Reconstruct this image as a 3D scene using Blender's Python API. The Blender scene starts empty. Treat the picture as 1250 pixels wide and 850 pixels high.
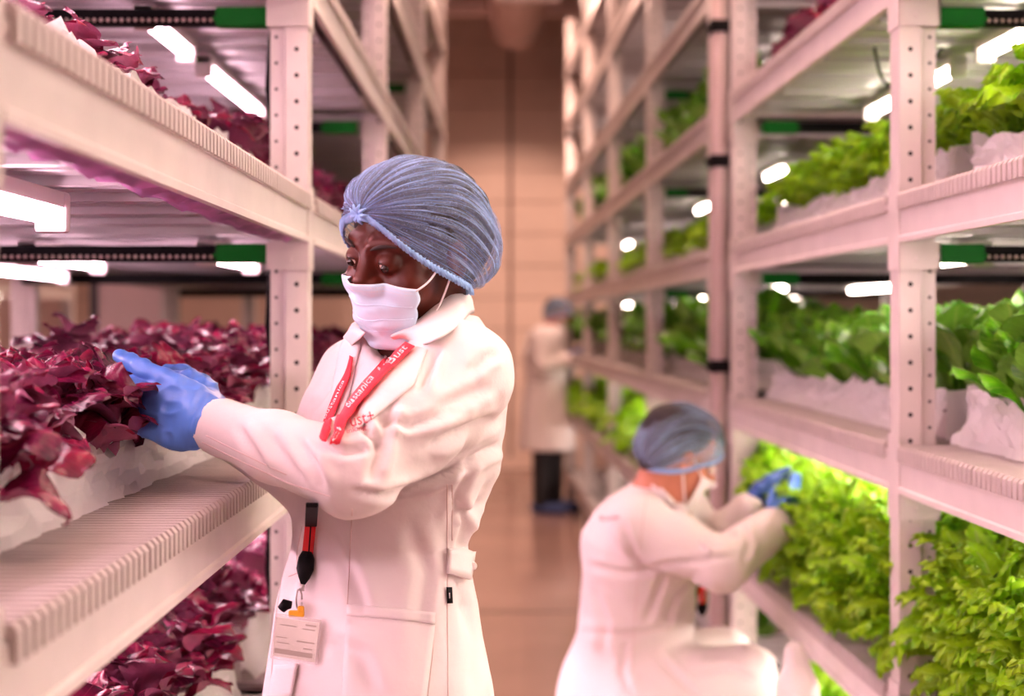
import bpy, bmesh, math, random
import numpy as np
from mathutils import Vector, Matrix, noise as mnoise
from mathutils.bvhtree import BVHTree
random.seed(7); rng = np.random.default_rng(5)
SC = bpy.context.scene
COL = SC.collection
PI = math.pi

# ------------------------------------------------------------------ camera, world, lights, exposure
F = 1736.0                                   # focal length in pixels of a 1250 px wide frame
cam = bpy.data.cameras.new('camera'); camo = bpy.data.objects.new('camera', cam); COL.objects.link(camo)
cam.sensor_width = 36.0; cam.lens = 50.0; cam.shift_y = -30 / 1250
camo.location = (0, 0, 1.5); camo.rotation_euler = (PI / 2, 0, 0)
cam.clip_start = 0.05; cam.clip_end = 60
cam.dof.use_dof = True; cam.dof.focus_distance = 1.90; cam.dof.aperture_fstop = 2.7; cam.dof.aperture_blades = 0
SC.camera = camo
SC.view_settings.view_transform = 'Standard'; SC.view_settings.look = 'None'
SC.view_settings.exposure = -0.22; SC.view_settings.gamma = 1.0
SC.cycles.use_denoising = True
SC.cycles.max_bounces = 7; SC.cycles.diffuse_bounces = 4; SC.cycles.glossy_bounces = 3
SC.cycles.transparent_max_bounces = 10; SC.cycles.transmission_bounces = 3
SC.cycles.caustics_reflective = False; SC.cycles.caustics_refractive = False
W = bpy.data.worlds.new('world'); SC.world = W; W.use_nodes = True
W.node_tree.nodes['Background'].inputs[0].default_value = (1.0, 0.55, 0.5, 1)
W.node_tree.nodes['Background'].inputs[1].default_value = 0.5

def area_light(name, loc, sx, sy, power, color, rot=(0, 0, 0)):
    l = bpy.data.lights.new(name, 'AREA'); l.shape = 'RECTANGLE'; l.size = sx; l.size_y = sy
    l.energy = power; l.color = color
    o = bpy.data.objects.new(name, l); o.location = loc; o.rotation_euler = rot; COL.objects.link(o)
    return o
PINK = (1.0, 0.60, 0.47)
LUM = [(0.18, y, 3.75) for y in (-1.6, 1.2, 4.0, 6.9)] + [(0.12, 9.0, 3.9), (0.12, 10.9, 4.12)]          # unseen luminaires added over the aisle to light it, above the frame
for i, (x, y, z) in enumerate(LUM):
    area_light('added_aisle_light', (x, y, z - 0.03), 0.5, 1.3, 75 if y > 8 else 38, PINK)
sl = bpy.data.lights.new('added_end_spot', 'SPOT'); sl.energy = 800; sl.color = PINK; sl.spot_size = math.radians(37); sl.spot_blend = 0.5; sl.shadow_soft_size = 0.15  # spot added above the frame to brighten the end wall
so = bpy.data.objects.new('added_end_spot', sl); COL.objects.link(so); so.location = (-0.05, 9.8, 3.78)
so.rotation_euler = (Vector((-0.05, 14.7, 1.75)) - so.location).to_track_quat('-Z', 'Y').to_euler()
for x in (-2.3,):
    for y in (2.0, 6.0):
        area_light('side_aisle_area_light', (x, y, 3.7), 0.4, 2.0, 26, (1.0, 0.62, 0.6))  # unseen area lights over the left side aisle, no fixtures

# ------------------------------------------------------------------ materials
def nt(m): return m.node_tree.nodes, m.node_tree.links
def mat(name, col, rough=0.5, metal=0.0, spec=0.5, var=0.0, vscale=6.0, bump=0.0, bscale=40.0, emis=None, estr=0.0,
        trans=0.0, sheen=0.0, objvar=0.0, coat=0.0, bdist=0.002, stretch=None, col2=None):
    m = bpy.data.materials.new(name); m.use_nodes = True; N, L = nt(m); b = N['Principled BSDF']
    b.inputs['Base Color'].default_value = (*col, 1); b.inputs['Roughness'].default_value = rough
    b.inputs['Metallic'].default_value = metal; b.inputs['Specular IOR Level'].default_value = spec
    if coat: b.inputs['Coat Weight'].default_value = coat
    if sheen: b.inputs['Sheen Weight'].default_value = sheen
    if emis:
        b.inputs['Emission Color'].default_value = (*emis, 1); b.inputs['Emission Strength'].default_value = estr
    tc = N.new('ShaderNodeTexCoord'); src = tc.outputs['Object']
    if stretch:
        mp = N.new('ShaderNodeMapping'); mp.inputs['Scale'].default_value = stretch; L.new(src, mp.inputs[0]); src = mp.outputs[0]
    if var > 0 or col2 is not None:
        nz = N.new('ShaderNodeTexNoise'); nz.inputs['Scale'].default_value = vscale; nz.inputs['Detail'].default_value = 4
        L.new(src, nz.inputs['Vector'])
        rp = N.new('ShaderNodeValToRGB'); rp.color_ramp.elements[0].position = 0.36; rp.color_ramp.elements[1].position = 0.64
        c2 = col2 if col2 is not None else tuple(min(1, c * (1 + var)) for c in col)
        c1 = col if col2 is not None else tuple(c * (1 - var) for c in col)
        rp.color_ramp.elements[0].color = (*c1, 1); rp.color_ramp.elements[1].color = (*c2, 1)
        L.new(nz.outputs['Fac'], rp.inputs['Fac']); out = rp.outputs[0]
        if objvar:
            oi = N.new('ShaderNodeObjectInfo'); hs = N.new('ShaderNodeHueSaturation')
            mr = N.new('ShaderNodeMapRange'); mr.inputs[3].default_value = 1 - objvar; mr.inputs[4].default_value = 1 + objvar
            mh = N.new('ShaderNodeMapRange'); mh.inputs[3].default_value = 0.5 - objvar * 0.03; mh.inputs[4].default_value = 0.5 + objvar * 0.03
            L.new(oi.outputs['Random'], mr.inputs[0]); L.new(oi.outputs['Random'], mh.inputs[0])
            L.new(mr.outputs[0], hs.inputs['Value']); L.new(mh.outputs[0], hs.inputs['Hue']); L.new(out, hs.inputs['Color']); out = hs.outputs[0]
        L.new(out, b.inputs['Base Color'])
    if bump > 0:
        nb = N.new('ShaderNodeTexNoise'); nb.inputs['Scale'].default_value = bscale; nb.inputs['Detail'].default_value = 5
        L.new(src, nb.inputs['Vector'])
        bp = N.new('ShaderNodeBump'); bp.inputs['Strength'].default_value = bump; bp.inputs['Distance'].default_value = bdist
        L.new(nb.outputs['Fac'], bp.inputs['Height']); L.new(bp.outputs[0], b.inputs['Normal'])
    if trans > 0:
        tr = N.new('ShaderNodeBsdfTranslucent'); mx = N.new('ShaderNodeMixShader'); mx.inputs[0].default_value = trans
        bc = b.inputs['Base Color']
        if bc.is_linked: L.new(bc.links[0].from_socket, tr.inputs[0])
        else: tr.inputs[0].default_value = (*col, 1)
        L.new(b.outputs[0], mx.inputs[1]); L.new(tr.outputs[0], mx.inputs[2])
        L.new(mx.outputs[0], N['Material Output'].inputs[0])
    return m

M = {}
M['paint'] = mat('white_rack_paint', (0.68, 0.60, 0.575), 0.32, spec=0.5, var=0.05, vscale=9, bump=0.15, bscale=160, bdist=0.0008)
M['deck'] = mat('ribbed_deck_plastic', (0.52, 0.45, 0.43), 0.42, var=0.05, vscale=20)
M['deck_gap_shade'] = mat('deck_sheet_shaded', (0.22, 0.17, 0.17), 0.5)  # darker than the ribs: shade of the gaps put into the colour
M['under'] = mat('deck_underside_sheet', (0.45, 0.42, 0.44), 0.33, spec=0.7, var=0.06, vscale=5)
M['hole'] = mat('hollow_shade', (0.03, 0.02, 0.02), 0.8)
M['liner'] = mat('tray_liner_film', (0.98, 0.94, 0.93), 0.45, trans=0.45, bump=0.8, bscale=11, bdist=0.02, sheen=0.2)
M['tray'] = mat('tray_plastic', (0.82, 0.74, 0.72), 0.4)
M['film'] = mat('purple_film', (0.72, 0.34, 0.66), 0.3, var=0.3, vscale=14, trans=0.45, bump=0.8, bscale=25, bdist=0.01)
M['black'] = mat('black_plastic', (0.006, 0.005, 0.006), 0.6, spec=0.1)
M['steel'] = mat('steel', (0.6, 0.55, 0.53), 0.3, metal=0.9)
M['greenplastic'] = mat('green_plastic', (0.001, 0.15, 0.012), 0.5, spec=0.15)
M['bead'] = mat('bead_clear_plastic', (0.75, 0.55, 0.52), 0.12, spec=0.9)
M['tube'] = mat('lit_tube', (1, 1, 1), 0.4, emis=(1.0, 0.81, 0.70), estr=46)
M['tubep'] = mat('lit_tube_pink', (1, 1, 1), 0.4, emis=(1.0, 0.62, 0.74), estr=48)
M['fixture'] = mat('tube_fixture_white', (0.8, 0.74, 0.74), 0.35)
M['wall'] = mat('wall_panel_paint', (0.80, 0.62, 0.52), 0.6, var=0.04, vscale=2)
M['walldark'] = mat('wall_joint', (0.22, 0.12, 0.10), 0.7)
M['sidewall'] = mat('side_wall_paint', (0.72, 0.52, 0.52), 0.6, var=0.04, vscale=2)
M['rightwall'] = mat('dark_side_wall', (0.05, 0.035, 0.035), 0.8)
M['ceil'] = mat('ceiling_dark', (0.22, 0.15, 0.13), 0.8)
M['duct'] = mat('duct_fabric', (0.9, 0.70, 0.66), 0.6)
M['floor'] = mat('floor_epoxy', (0.44, 0.28, 0.235), 0.2, var=0.08, vscale=1.6, coat=0.15, bump=0.05, bscale=6)
M['joint'] = mat('floor_joint_sealant', (0.12, 0.07, 0.06), 0.7)
M['pot'] = mat('substrate', (0.10, 0.05, 0.04), 0.9)
M['darkframe'] = mat('dark_steel', (0.06, 0.045, 0.055), 0.4)
M['pipe'] = mat('pink_pipe', (0.55, 0.42, 0.40), 0.35)

def leafmat(name, c1, c2, vein, rough, trans, vs, objv, back=None):
    m = mat(name, c1, rough, var=0.1, vscale=vs, col2=c2, objvar=objv, trans=0, bump=0.6, bscale=90, bdist=0.0025)
    N, L = nt(m); b = N['Principled BSDF']
    uv = N.new('ShaderNodeUVMap'); sp = N.new('ShaderNodeSeparateXYZ'); L.new(uv.outputs[0], sp.inputs[0])
    # midrib and side veins from the leaf's own coordinates
    a = N.new('ShaderNodeMath'); a.operation = 'SUBTRACT'; a.inputs[1].default_value = 0.5; L.new(sp.outputs[0], a.inputs[0])
    ab = N.new('ShaderNodeMath'); ab.operation = 'ABSOLUTE'; L.new(a.outputs[0], ab.inputs[0])
    s1 = N.new('ShaderNodeMath'); s1.operation = 'MULTIPLY'; s1.inputs[1].default_value = 5.0; L.new(ab.outputs[0], s1.inputs[0])
    s2 = N.new('ShaderNodeMath'); s2.operation = 'MULTIPLY_ADD'; s2.inputs[1].default_value = 8.0
    L.new(sp.outputs[1], s2.inputs[0])
    ng = N.new('ShaderNodeMath'); ng.operation = 'MULTIPLY'; ng.inputs[1].default_value = -1.3; L.new(s1.outputs[0], ng.inputs[0]); L.new(ng.outputs[0], s2.inputs[2])
    fr = N.new('ShaderNodeMath'); fr.operation = 'PINGPONG'; fr.inputs[1].default_value = 0.5; L.new(s2.outputs[0], fr.inputs[0])
    mr = N.new('ShaderNodeMapRange'); mr.inputs[1].default_value = 0.0; mr.inputs[2].default_value = 0.09; mr.inputs[3].default_value = 0.55; mr.inputs[4].default_value = 0.0
    L.new(fr.outputs[0], mr.inputs[0])
    mm = N.new('ShaderNodeMapRange'); mm.inputs[1].default_value = 0.015; mm.inputs[2].default_value = 0.05; mm.inputs[3].default_value = 1.0; mm.inputs[4].default_value = 0.0
    L.new(ab.outputs[0], mm.inputs[0])
    mxm = N.new('ShaderNodeMath'); mxm.operation = 'MAXIMUM'; L.new(mr.outputs[0], mxm.inputs[0]); L.new(mm.outputs[0], mxm.inputs[1])
    mix = N.new('ShaderNodeMix'); mix.data_type = 'RGBA'; mix.inputs[7].default_value = (*vein, 1)
    src = b.inputs['Base Color'].links[0].from_socket
    L.new(mxm.outputs[0], mix.inputs[0]); L.new(src, mix.inputs[6])
    out = mix.outputs[2]
    if back:
        g = N.new('ShaderNodeNewGeometry'); mb = N.new('ShaderNodeMix'); mb.data_type = 'RGBA'; mb.inputs[7].default_value = (*back, 1)
        fm = N.new('ShaderNodeMath'); fm.operation = 'MULTIPLY'; fm.inputs[1].default_value = 0.6
        L.new(g.outputs['Backfacing'], fm.inputs[0]); L.new(fm.outputs[0], mb.inputs[0]); L.new(out, mb.inputs[6]); out = mb.outputs[2]
    L.new(out, b.inputs['Base Color'])
    tr = N.new('ShaderNodeBsdfTranslucent'); mx = N.new('ShaderNodeMixShader'); mx.inputs[0].default_value = trans
    L.new(out, tr.inputs[0]); L.new(b.outputs[0], mx.inputs[1]); L.new(tr.outputs[0], mx.inputs[2]); L.new(mx.outputs[0], N['Material Output'].inputs[0])
    return m
M['red'] = leafmat('red_leaf', (0.075, 0.003, 0.025), (0.25, 0.004, 0.050), (0.30, 0.03, 0.08), 0.27, 0.2, 22, 0.45, (0.40, 0.12, 0.22))
M['curly'] = leafmat('bright_green_leaf', (0.16, 0.44, 0.003), (0.48, 0.82, 0.012), (0.5, 0.8, 0.1), 0.42, 0.4, 18, 0.18)
M['dark'] = leafmat('dark_green_leaf', (0.03, 0.16, 0.001), (0.12, 0.42, 0.004), (0.36, 0.58, 0.10), 0.30, 0.2, 18, 0.3, (0.22, 0.42, 0.06))

# ------------------------------------------------------------------ mesh helpers
class MB:
    def __init__(s): s.v = []; s.f = []; s.m = []; s.uv = None
    def add(s, vs, fs, mi=0):
        b = len(s.v); s.v += [tuple(p) for p in vs]; s.f += [tuple(b + i for i in f) for f in fs]; s.m += [mi] * len(fs); return b
    def box(s, x0, x1, y0, y1, z0, z1, mi=0):
        if x0 > x1: x0, x1 = x1, x0
        s.add([(x0, y0, z0), (x1, y0, z0), (x1, y1, z0), (x0, y1, z0), (x0, y0, z1), (x1, y0, z1), (x1, y1, z1), (x0, y1, z1)],
              [(0, 3, 2, 1), (4, 5, 6, 7), (0, 1, 5, 4), (1, 2, 6, 5), (2, 3, 7, 6), (3, 0, 4, 7)], mi)
    def prism(s, prof, y0, y1, axis='y', mi=0, flip=False):
        n = len(prof)
        if axis == 'y': vs = [(a, y0, b) for a, b in prof] + [(a, y1, b) for a, b in prof]
        elif axis == 'z': vs = [(a, b, y0) for a, b in prof] + [(a, b, y1) for a, b in prof]
        else: vs = [(y0, a, b) for a, b in prof] + [(y1, a, b) for a, b in prof]
        fs = [tuple(range(n)), tuple(range(2 * n - 1, n - 1, -1))] + [(i, i + n, (i + 1) % n + n, (i + 1) % n) for i in range(n)]
        s.add(vs, fs, mi)
    def tube(s, pts, r, n=10, mi=0, caps=True):
        pts = [Vector(p) for p in pts]; rr = r if hasattr(r, '__len__') else [r] * len(pts)
        up = None; rings = []
        for i, p in enumerate(pts):
            t = (pts[min(i + 1, len(pts) - 1)] - pts[max(i - 1, 0)]).normalized()
            if up is None: up = t.orthogonal().normalized()
            up = (up - t * up.dot(t)); up = up.normalized() if up.length > 1e-6 else t.orthogonal().normalized()
            w = t.cross(up)
            rings.append(s.add([p + (up * math.cos(a) + w * math.sin(a)) * rr[i] for a in [2 * PI * k / n for k in range(n)]], []))
        for a, b in zip(rings[:-1], rings[1:]):
            for k in range(n):
                s.f.append((a + k, a + (k + 1) % n, b + (k + 1) % n, b + k)); s.m.append(mi)
        if caps:
            s.f.append(tuple(rings[0] + k for k in reversed(range(n)))); s.f.append(tuple(rings[-1] + k for k in range(n))); s.m += [mi, mi]
    def sphere(s, c, r, nu=10, nv=7, mi=0, sc=(1, 1, 1)):
        vs = []; fs = []
        for j in range(nv + 1):
            for i in range(nu):
                t = PI * j / nv; a = 2 * PI * i / nu
                vs.append((c[0] + r * sc[0] * math.sin(t) * math.cos(a), c[1] + r * sc[1] * math.sin(t) * math.sin(a), c[2] + r * sc[2] * math.cos(t)))
        for j in range(nv):
            for i in range(nu): fs.append((j * nu + i, (j + 1) * nu + i, (j + 1) * nu + (i + 1) % nu, j * nu + (i + 1) % nu))
        s.add(vs, fs, mi)
    def grid(s, P, mi=0, closed_u=False):
        nv = len(P); nu = len(P[0]); b = len(s.v)
        for row in P: s.v += [tuple(p) for p in row]
        for j in range(nv - 1):
            for i in range(nu if closed_u else nu - 1):
                i2 = (i + 1) % nu; s.f.append((b + j * nu + i, b + j * nu + i2, b + (j + 1) * nu + i2, b + (j + 1) * nu + i)); s.m.append(mi)
        return b
    def mesh(s, name, mats, smooth=False):
        me = bpy.data.meshes.new(name); me.from_pydata(s.v, [], s.f); 
        for m in (mats if isinstance(mats, (list, tuple)) else [mats]): me.materials.append(m)
        if len(me.materials) > 1: me.polygons.foreach_set('material_index', s.m)
        if smooth: me.polygons.foreach_set('use_smooth', [True] * len(me.polygons))
        me.update(); me.validate(); return me
    def build(s, name, mats, parent=None, smooth=False, fixn=False):
        me = s.mesh(name, mats, smooth)
        if fixn: fix_normals(me)
        return link(name, me, parent)
def fix_normals(me):
    bm = bmesh.new(); bm.from_mesh(me); bmesh.ops.recalc_face_normals(bm, faces=bm.faces); bm.to_mesh(me); bm.free()
def link(name, me, parent=None, loc=None, rz=None):
    o = bpy.data.objects.new(name, me); COL.objects.link(o)
    if parent: o.parent = parent
    if loc is not None: o.location = loc
    if rz is not None: o.rotation_euler = (0, 0, rz)
    return o
def tag(o, label=None, cat=None, group=None, kind=None):
    if label: o['label'] = label
    if cat: o['category'] = cat
    if group: o['group'] = group
    if kind: o['kind'] = kind
    return o
def empty(name, loc=(0, 0, 0), rz=0, **k):
    o = bpy.data.objects.new(name, None); COL.objects.link(o); o.location = loc; o.rotation_euler = (0, 0, rz); o.empty_display_size = 0.1
    return tag(o, **k)
def bevel(o, w=0.002, seg=2):
    m = o.modifiers.new('bevel', 'BEVEL'); m.width = w; m.segments = seg; m.limit_method = 'ANGLE'; m.angle_limit = 0.7
    return o
def P(px, py, Y): return Vector(((px - 625) * Y / F, Y, 1.5 + (395 - py) * Y / F))

# ------------------------------------------------------------------ the room
XL, XR, YB, ZC = -4.6, 5.4, 14.7, 4.9
mb = MB(); mb.box(XL, XR, -4, YB + .2, -0.1, 0); tag(mb.build('floor', M['floor']), kind='structure')
fl = bpy.data.objects['floor']
mb = MB(); mb.box(XL, XR, 7.38, 7.42, -0.004, 0.0015); mb.build('floor_joint', M['joint'], fl)
mb = MB(); mb.box(XL, XR, 1.2, 1.24, -0.004, 0.0015); mb.build('floor_joint', M['joint'], fl)
mb = MB(); mb.box(XL, XR, -4, YB + .2, ZC, ZC + 0.1); tag(mb.build('ceiling', M['ceil']), kind='structure')
mb = MB(); mb.box(XL, XR, YB + 0.06, YB + 0.2, 0, ZC); wb = tag(mb.build('wall_back', M['walldark']), kind='structure')
# insulated wall panels, each a board of its own with a recessed joint
for (x0, x1) in ((XL, -2.45), (-2.43, -0.035), (0.0, 2.43), (2.45, XR)):
    z = 0.12
    while z < ZC - 0.05:
        z1 = min(z + 0.33, ZC)
        mb = MB(); mb.box(x0, x1, YB, YB + 0.08, z, z1 - 0.008)
        bevel(mb.build('panel', M['wall'], wb), 0.004, 1); z = z1
mb = MB(); mb.box(XL, XR, YB - 0.015, YB, 0, 0.12); tag(mb.build('baseboard_back', M['wall']), kind='structure')
mb = MB(); mb.box(XL - 0.1, XL, -4, YB + .2, 0, ZC); tag(mb.build('wall_left', M['sidewall']), kind='structure')
mb = MB(); mb.box(XR, XR + 0.1, -4, YB + .2, 0, ZC); tag(mb.build('wall_right', M['rightwall']), kind='structure')
mb = MB(); mb.box(XL, XR, -4.1, -4, 0, ZC); tag(mb.build('wall_front', M['sidewall']), kind='structure')
# big round duct along the aisle, ending at the back wall, with hangers
dt = empty('air_duct', (0.05, 0, 0), label='large round pinkish air duct hanging under the ceiling above the aisle end', cat='duct')
mb = MB(); R0 = 0.27
mb.tube([(0, 11.75, 4.5), (0, 14.2, 4.5)], R0, 36, caps=True); mb.build('duct_tube', M['duct'], dt, smooth=False)
for y in (12.2, 13.8):
    mb = MB(); mb.tube([(R0 * 1.02 * math.cos(a), y, 4.5 + R0 * 1.02 * math.sin(a)) for a in [2 * PI * k / 24 for k in range(25)]], 0.012, 6, caps=False); mb.build('duct_band', M['steel'], dt)
    mb = MB(); mb.tube([(0, y, 4.77), (0, y, ZC)], 0.006, 6); mb.build('hanger_rod', M['steel'], dt)
mb = MB()
mb.box(-2.4, 2.6, 13.1, 13.22, 4.35, 4.47); tag(mb.build('ceiling_beam', M['duct']), 'horizontal steel beam crossing below the ceiling at the back wall', 'beam')
t = empty('electrical_conduit', (0, 0, 0), label='dark conduit with junction box on the upper back wall', cat='conduit')
mb = MB(); mb.tube([(0.83, 14.66, 2.9), (0.83, 14.66, 4.9)], 0.03, 8); mb.build('pipe', M['darkframe'], t)
mb = MB(); mb.box(0.72, 0.94, 14.55, 14.7, 4.25, 4.5); mb.build('junction_box', M['darkframe'], t)
tq = empty('added_end_lamp', (-0.05, 9.75, 3.85), label='unseen lamp added to light the end wall', cat='lamp')  # body for the added wall spot, out of view
mb = MB(); mb.box(-.2, .2, -.2, .0, .02, .14); o = mb.build('housing', M['fixture'], tq)
mb = MB(); mb.tube([(0, 0, .08), (0, 0, ZC - 3.85)], 0.006, 6); mb.build('hanging_wire', M['steel'], tq)
# bodies of the added pendant luminaires over the aisle, out of the frame
for i, (x, y, z) in enumerate(LUM):
    t = empty('added_pendant_lamp', (x, y, z), label='%s unseen pendant lamp added above the aisle, counted from the camera' % ['first', 'second', 'third', 'fourth', 'fifth', 'sixth'][i], cat='lamp', group='added pendant lamps above the aisle')
    mb = MB(); mb.box(-0.27, 0.27, -0.67, 0.67, 0, 0.07); mb.build('housing', M['fixture'], t)
    mb = MB(); mb.tube([(0, 0.5, 0.07), (0, 0.5, ZC - z)], 0.004, 6); mb.build('hanging_wire', M['steel'], t)
    mb = MB(); mb.tube([(0, -0.5, 0.07), (0, -0.5, ZC - z)], 0.004, 6); mb.build('hanging_wire', M['steel'], t)

# ------------------------------------------------------------------ racks
LV = [0.22, 0.70, 1.175, 1.655, 2.12, 2.57, 3.04, 3.52]
BH = 0.078; RD = 1.16; TOP = 4.0
def perf_plate(mb, sx, a0, a1, fixed, holes_at, axis, z0=0.0, z1=TOP, pitch=0.05, r=0.0048, th=0.0):
    """strip of sheet metal with a real round hole in every cell; runs in z"""
    n = int((z1 - z0) / pitch)
    for k in range(n):
        zb = z0 + k * pitch; zt = zb + pitch; zc = (zb + zt) / 2
        ring = [(holes_at + r * math.cos(t), zc + r * math.sin(t)) for t in [PI / 4 + PI / 2 * q / 2 for q in range(8)]]
        outer = [(a1, zt), ((a0 + a1) / 2, zt), (a0, zt), (a0, zc), (a0, zb), ((a0 + a1) / 2, zb), (a1, zb), (a1, zc)]
        pts = outer + ring
        vs = [((sx * a, fixed, z) if axis == 'x' else (sx * fixed, a, z)) for a, z in pts]
        fs = [(q, (q + 1) % 8, 8 + (q + 1) % 8, 8 + q) for q in range(8)]
        mb.add(vs, fs)
_up = {}
def upright_mesh(side, holes=True):
    k = (side, holes)
    if k in _up: return _up[k]
    mb = MB(); s = side
    # camera facing flange with holes (x 0.012..0.042), recess (0.042..0.073)
    if holes:
        perf_plate(mb, s, 0.0, 0.042, -0.030, 0.021, 'x')
        perf_plate(mb, s, 0.046, 0.073, -0.020, 0.0615, 'x', z0=0.025, pitch=0.05, r=0.0035)
    else:
        mb.add([(0, -.03, 0), (s * .042, -.03, 0), (s * .042, -.03, TOP), (0, -.03, TOP)], [(0, 1, 2, 3)])
        mb.add([(s * .046, -.02, 0), (s * .073, -.02, 0), (s * .073, -.02, TOP), (s * .046, -.02, TOP)], [(0, 1, 2, 3)])
    path = [(0.0, -0.030), (0.0, 0.03), (0.042, 0.03), (0.046, 0.02), (0.073, 0.02), (0.073, -0.020)]
    for (a, b), (c, d) in zip(path[:-1], path[1:]):
        mb.add([(s * a, b, 0), (s * c, d, 0), (s * c, d, TOP), (s * a, b, TOP)], [(0, 1, 2, 3)])
    mb.add([(s * .042, -.03, 0), (s * .046, -.02, 0), (s * .046, -.02, TOP), (s * .042, -.03, TOP)], [(0, 1, 2, 3)])
    # a dark core goes inside, its colour giving the holes the hollow's shade
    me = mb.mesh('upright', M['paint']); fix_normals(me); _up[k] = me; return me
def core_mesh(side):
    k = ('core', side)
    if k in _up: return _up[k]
    mb = MB(); mb.box(side * 0.004, side * 0.069, -0.012, 0.016, 0.002, TOP - 0.002); _up[k] = mb.mesh('hollow_shade_core', M['hole']); return _up[k]
def sleeve_mesh(side):
    k = ('slv', side)
    if k in _up: return _up[k]
    mb = MB(); x0, x1, y0, y1 = -0.003, 0.078, -0.036, 0.036
    mb.box(side * x0, side * x1, y0, -0.0315, -0.052, 0.0); mb.box(side * x0, side * x1, 0.0315, y1, -0.052, 0.0)
    mb.box(side * x0, side * -0.0005, y0, y1, -0.052, 0.110)
    mb.box(side * 0.0735, side * x1, y0, y1, -0.052, 0.0)
    mb.tube([(side * .021 + side * 0.012, -0.036, -0.032), (side * .033, -0.040, -0.032)], 0.005, 8)
    _up[k] = mb.mesh('beam_connector', M['paint']); fix_normals(_up[k]); return _up[k]
_bm = {}
def beam_mesh(side, L):
    k = (side, round(L, 3))
    if k in _bm: return _bm[k]
    pr = [(0.008, 0), (-0.004, 0), (-0.004, 0.010), (0, 0.013), (0, 0.064), (-0.004, 0.067), (-0.004, BH), (0.045, BH), (0.045, BH - .004), (0.006, BH - 0.006), (0.004, 0.008), (0.008, 0.004)]
    mb = MB(); mb.prism([(side * a, b) for a, b in pr], 0, L); me = mb.mesh('beam', M['paint']); fix_normals(me); _bm[k] = me; return me
_dk = {}
RIB = 0.021
def deck_mesh(side, L, fine):
    k = (side, round(L, 3), fine)
    if k in _dk: return _dk[k]
    mb = MB(); s = side
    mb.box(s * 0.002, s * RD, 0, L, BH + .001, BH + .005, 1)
    if fine:
        n = int(L / RIB); pr = [(-0.011, 0.062), (-0.011, 0.088), (-0.006, 0.094), (0.20, 0.094), (0.20, 0.083), (0.0, 0.083), (-0.0055, 0.080), (-0.0055, 0.062)]
        for i in range(n):
            y = i * L / n; mb.prism([(s * a, b) for a, b in pr], y + 0.004, y + L / n - 0.004)
    else:
        n = int(L / 0.05); pr = [(-0.011, 0.066), (-0.011, 0.090), (-0.006, 0.094), (0.16, 0.094), (0.16, 0.083), (-0.0055, 0.080)]
        for i in range(n):
            y = i * L / n; mb.prism([(s * a, b) for a, b in pr], y, y + L / n - 0.008)
    me = mb.mesh('deck_panel', [M['deck'], M['deck_gap_shade']]); fix_normals(me); _dk[k] = me; return me
def under_mesh(side, L):
    k = ('u', side, round(L, 3))
    if k in _dk: return _dk[k]
    mb = MB(); s = side; n = max(2, int(L / 0.21))
    for i in range(n):                          # pan sections running across the shelf
        y0 = i * L / n; y1 = (i + 1) * L / n - 0.006
        mb.box(s * 0.05, s * (RD - .05), y0, y1, 0.030, 0.036)
        mb.box(s * 0.05, s * (RD - .05), y0, y0 + 0.02, 0.018, 0.030)
        mb.box(s * 0.05, s * (RD - .05), (y0 + y1) / 2 - .006, (y0 + y1) / 2 + .006, 0.024, 0.030)
    me = mb.mesh('shelf_pan', M['under']); fix_normals(me); _dk[k] = me; return me

def tube_light(rack, side, d, s0, s1, z, m, fine=True):
    """fixture under a shelf: housing part, lit tube and caps as sub-parts"""
    x = side * d
    mb = MB(); mb.box(x - 0.018, x + 0.018, s0, s1, z - 0.022, z - 0.002); h = mb.build('tube_light', M['fixture'], rack)
    mb = MB(); mb.tube([(x, s0 + 0.015, z - 0.036), (x, s1 - 0.015, z - 0.034)], 0.0105, 10 if fine else 6); mb.build('tube', m, h)
    if fine:
        for q in (s0, s1 - 0.02):
            mb = MB(); mb.box(x - 0.022, x + 0.022, q, q + 0.02, z - 0.055, z - 0.001); bevel(mb.build('end_cap', M['fixture'], h), 0.006, 2)
def led_bar(rack, side, s, z, fine=True):
    mb = MB(); mb.box(side * 0.105, side * (RD - .05), s - 0.012, s + 0.012, z - 0.034, z - 0.002); b = mb.build('cross_bar', M['black'], rack)
    if fine:
        mb = MB(); n = 66
        for i in range(n):
            x = side * (0.20 + i * 0.0135); mb.sphere((x, s - 0.013, z - 0.024), 0.0042, 6, 4)
        tag(mb.build('bead_row', M['bead'], b, smooth=True), kind='stuff')
    mb = MB(); mb.box(side * 0.083, side * 0.19, s - 0.02, s + 0.014, z - 0.037, z + 0.001); mb.box(side * 0.186, side * 0.196, s - 0.022, s + 0.014, z - 0.026, z - 0.018)
    bevel(mb.build('end_housing', M['greenplastic'], b), 0.003, 2)

def make_rack(side, origin, rz, posts, name_label, fineto, tube_m, lvls=LV, tubes=None, nolow=False):
    r = empty('shelving_rack', origin, rz, label=name_label, cat='rack')
    for p in posts:
        fine = p < fineto
        u = link('upright', upright_mesh(side, p < 7), r, (0, p, 0))
        if p < 7: link('hollow_shade_core', core_mesh(side), u)
        u2 = link('upright', upright_mesh(-side, False), r, (side * (RD + .0), p, 0))
        for z in LV:
            link('beam_connector', sleeve_mesh(side), u, (0, 0, z))
    for a, b in zip(posts[:-1], posts[1:]):
        L = b - a - 0.072
        for z in lvls:
            link('beam', beam_mesh(side, L), r, (0, a + 0.036, z))
            link('beam', beam_mesh(-side, L), r, (side * (RD + .001), a + 0.036, z))
            n = 4 if b <= 4.5 else 1
            for i in range(n):
                w = (b - a - 0.08) / n
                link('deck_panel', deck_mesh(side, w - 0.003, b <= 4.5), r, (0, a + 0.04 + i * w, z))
            link('shelf_pan', under_mesh(side, L), r, (0, a + 0.036, z))
    return r

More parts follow.
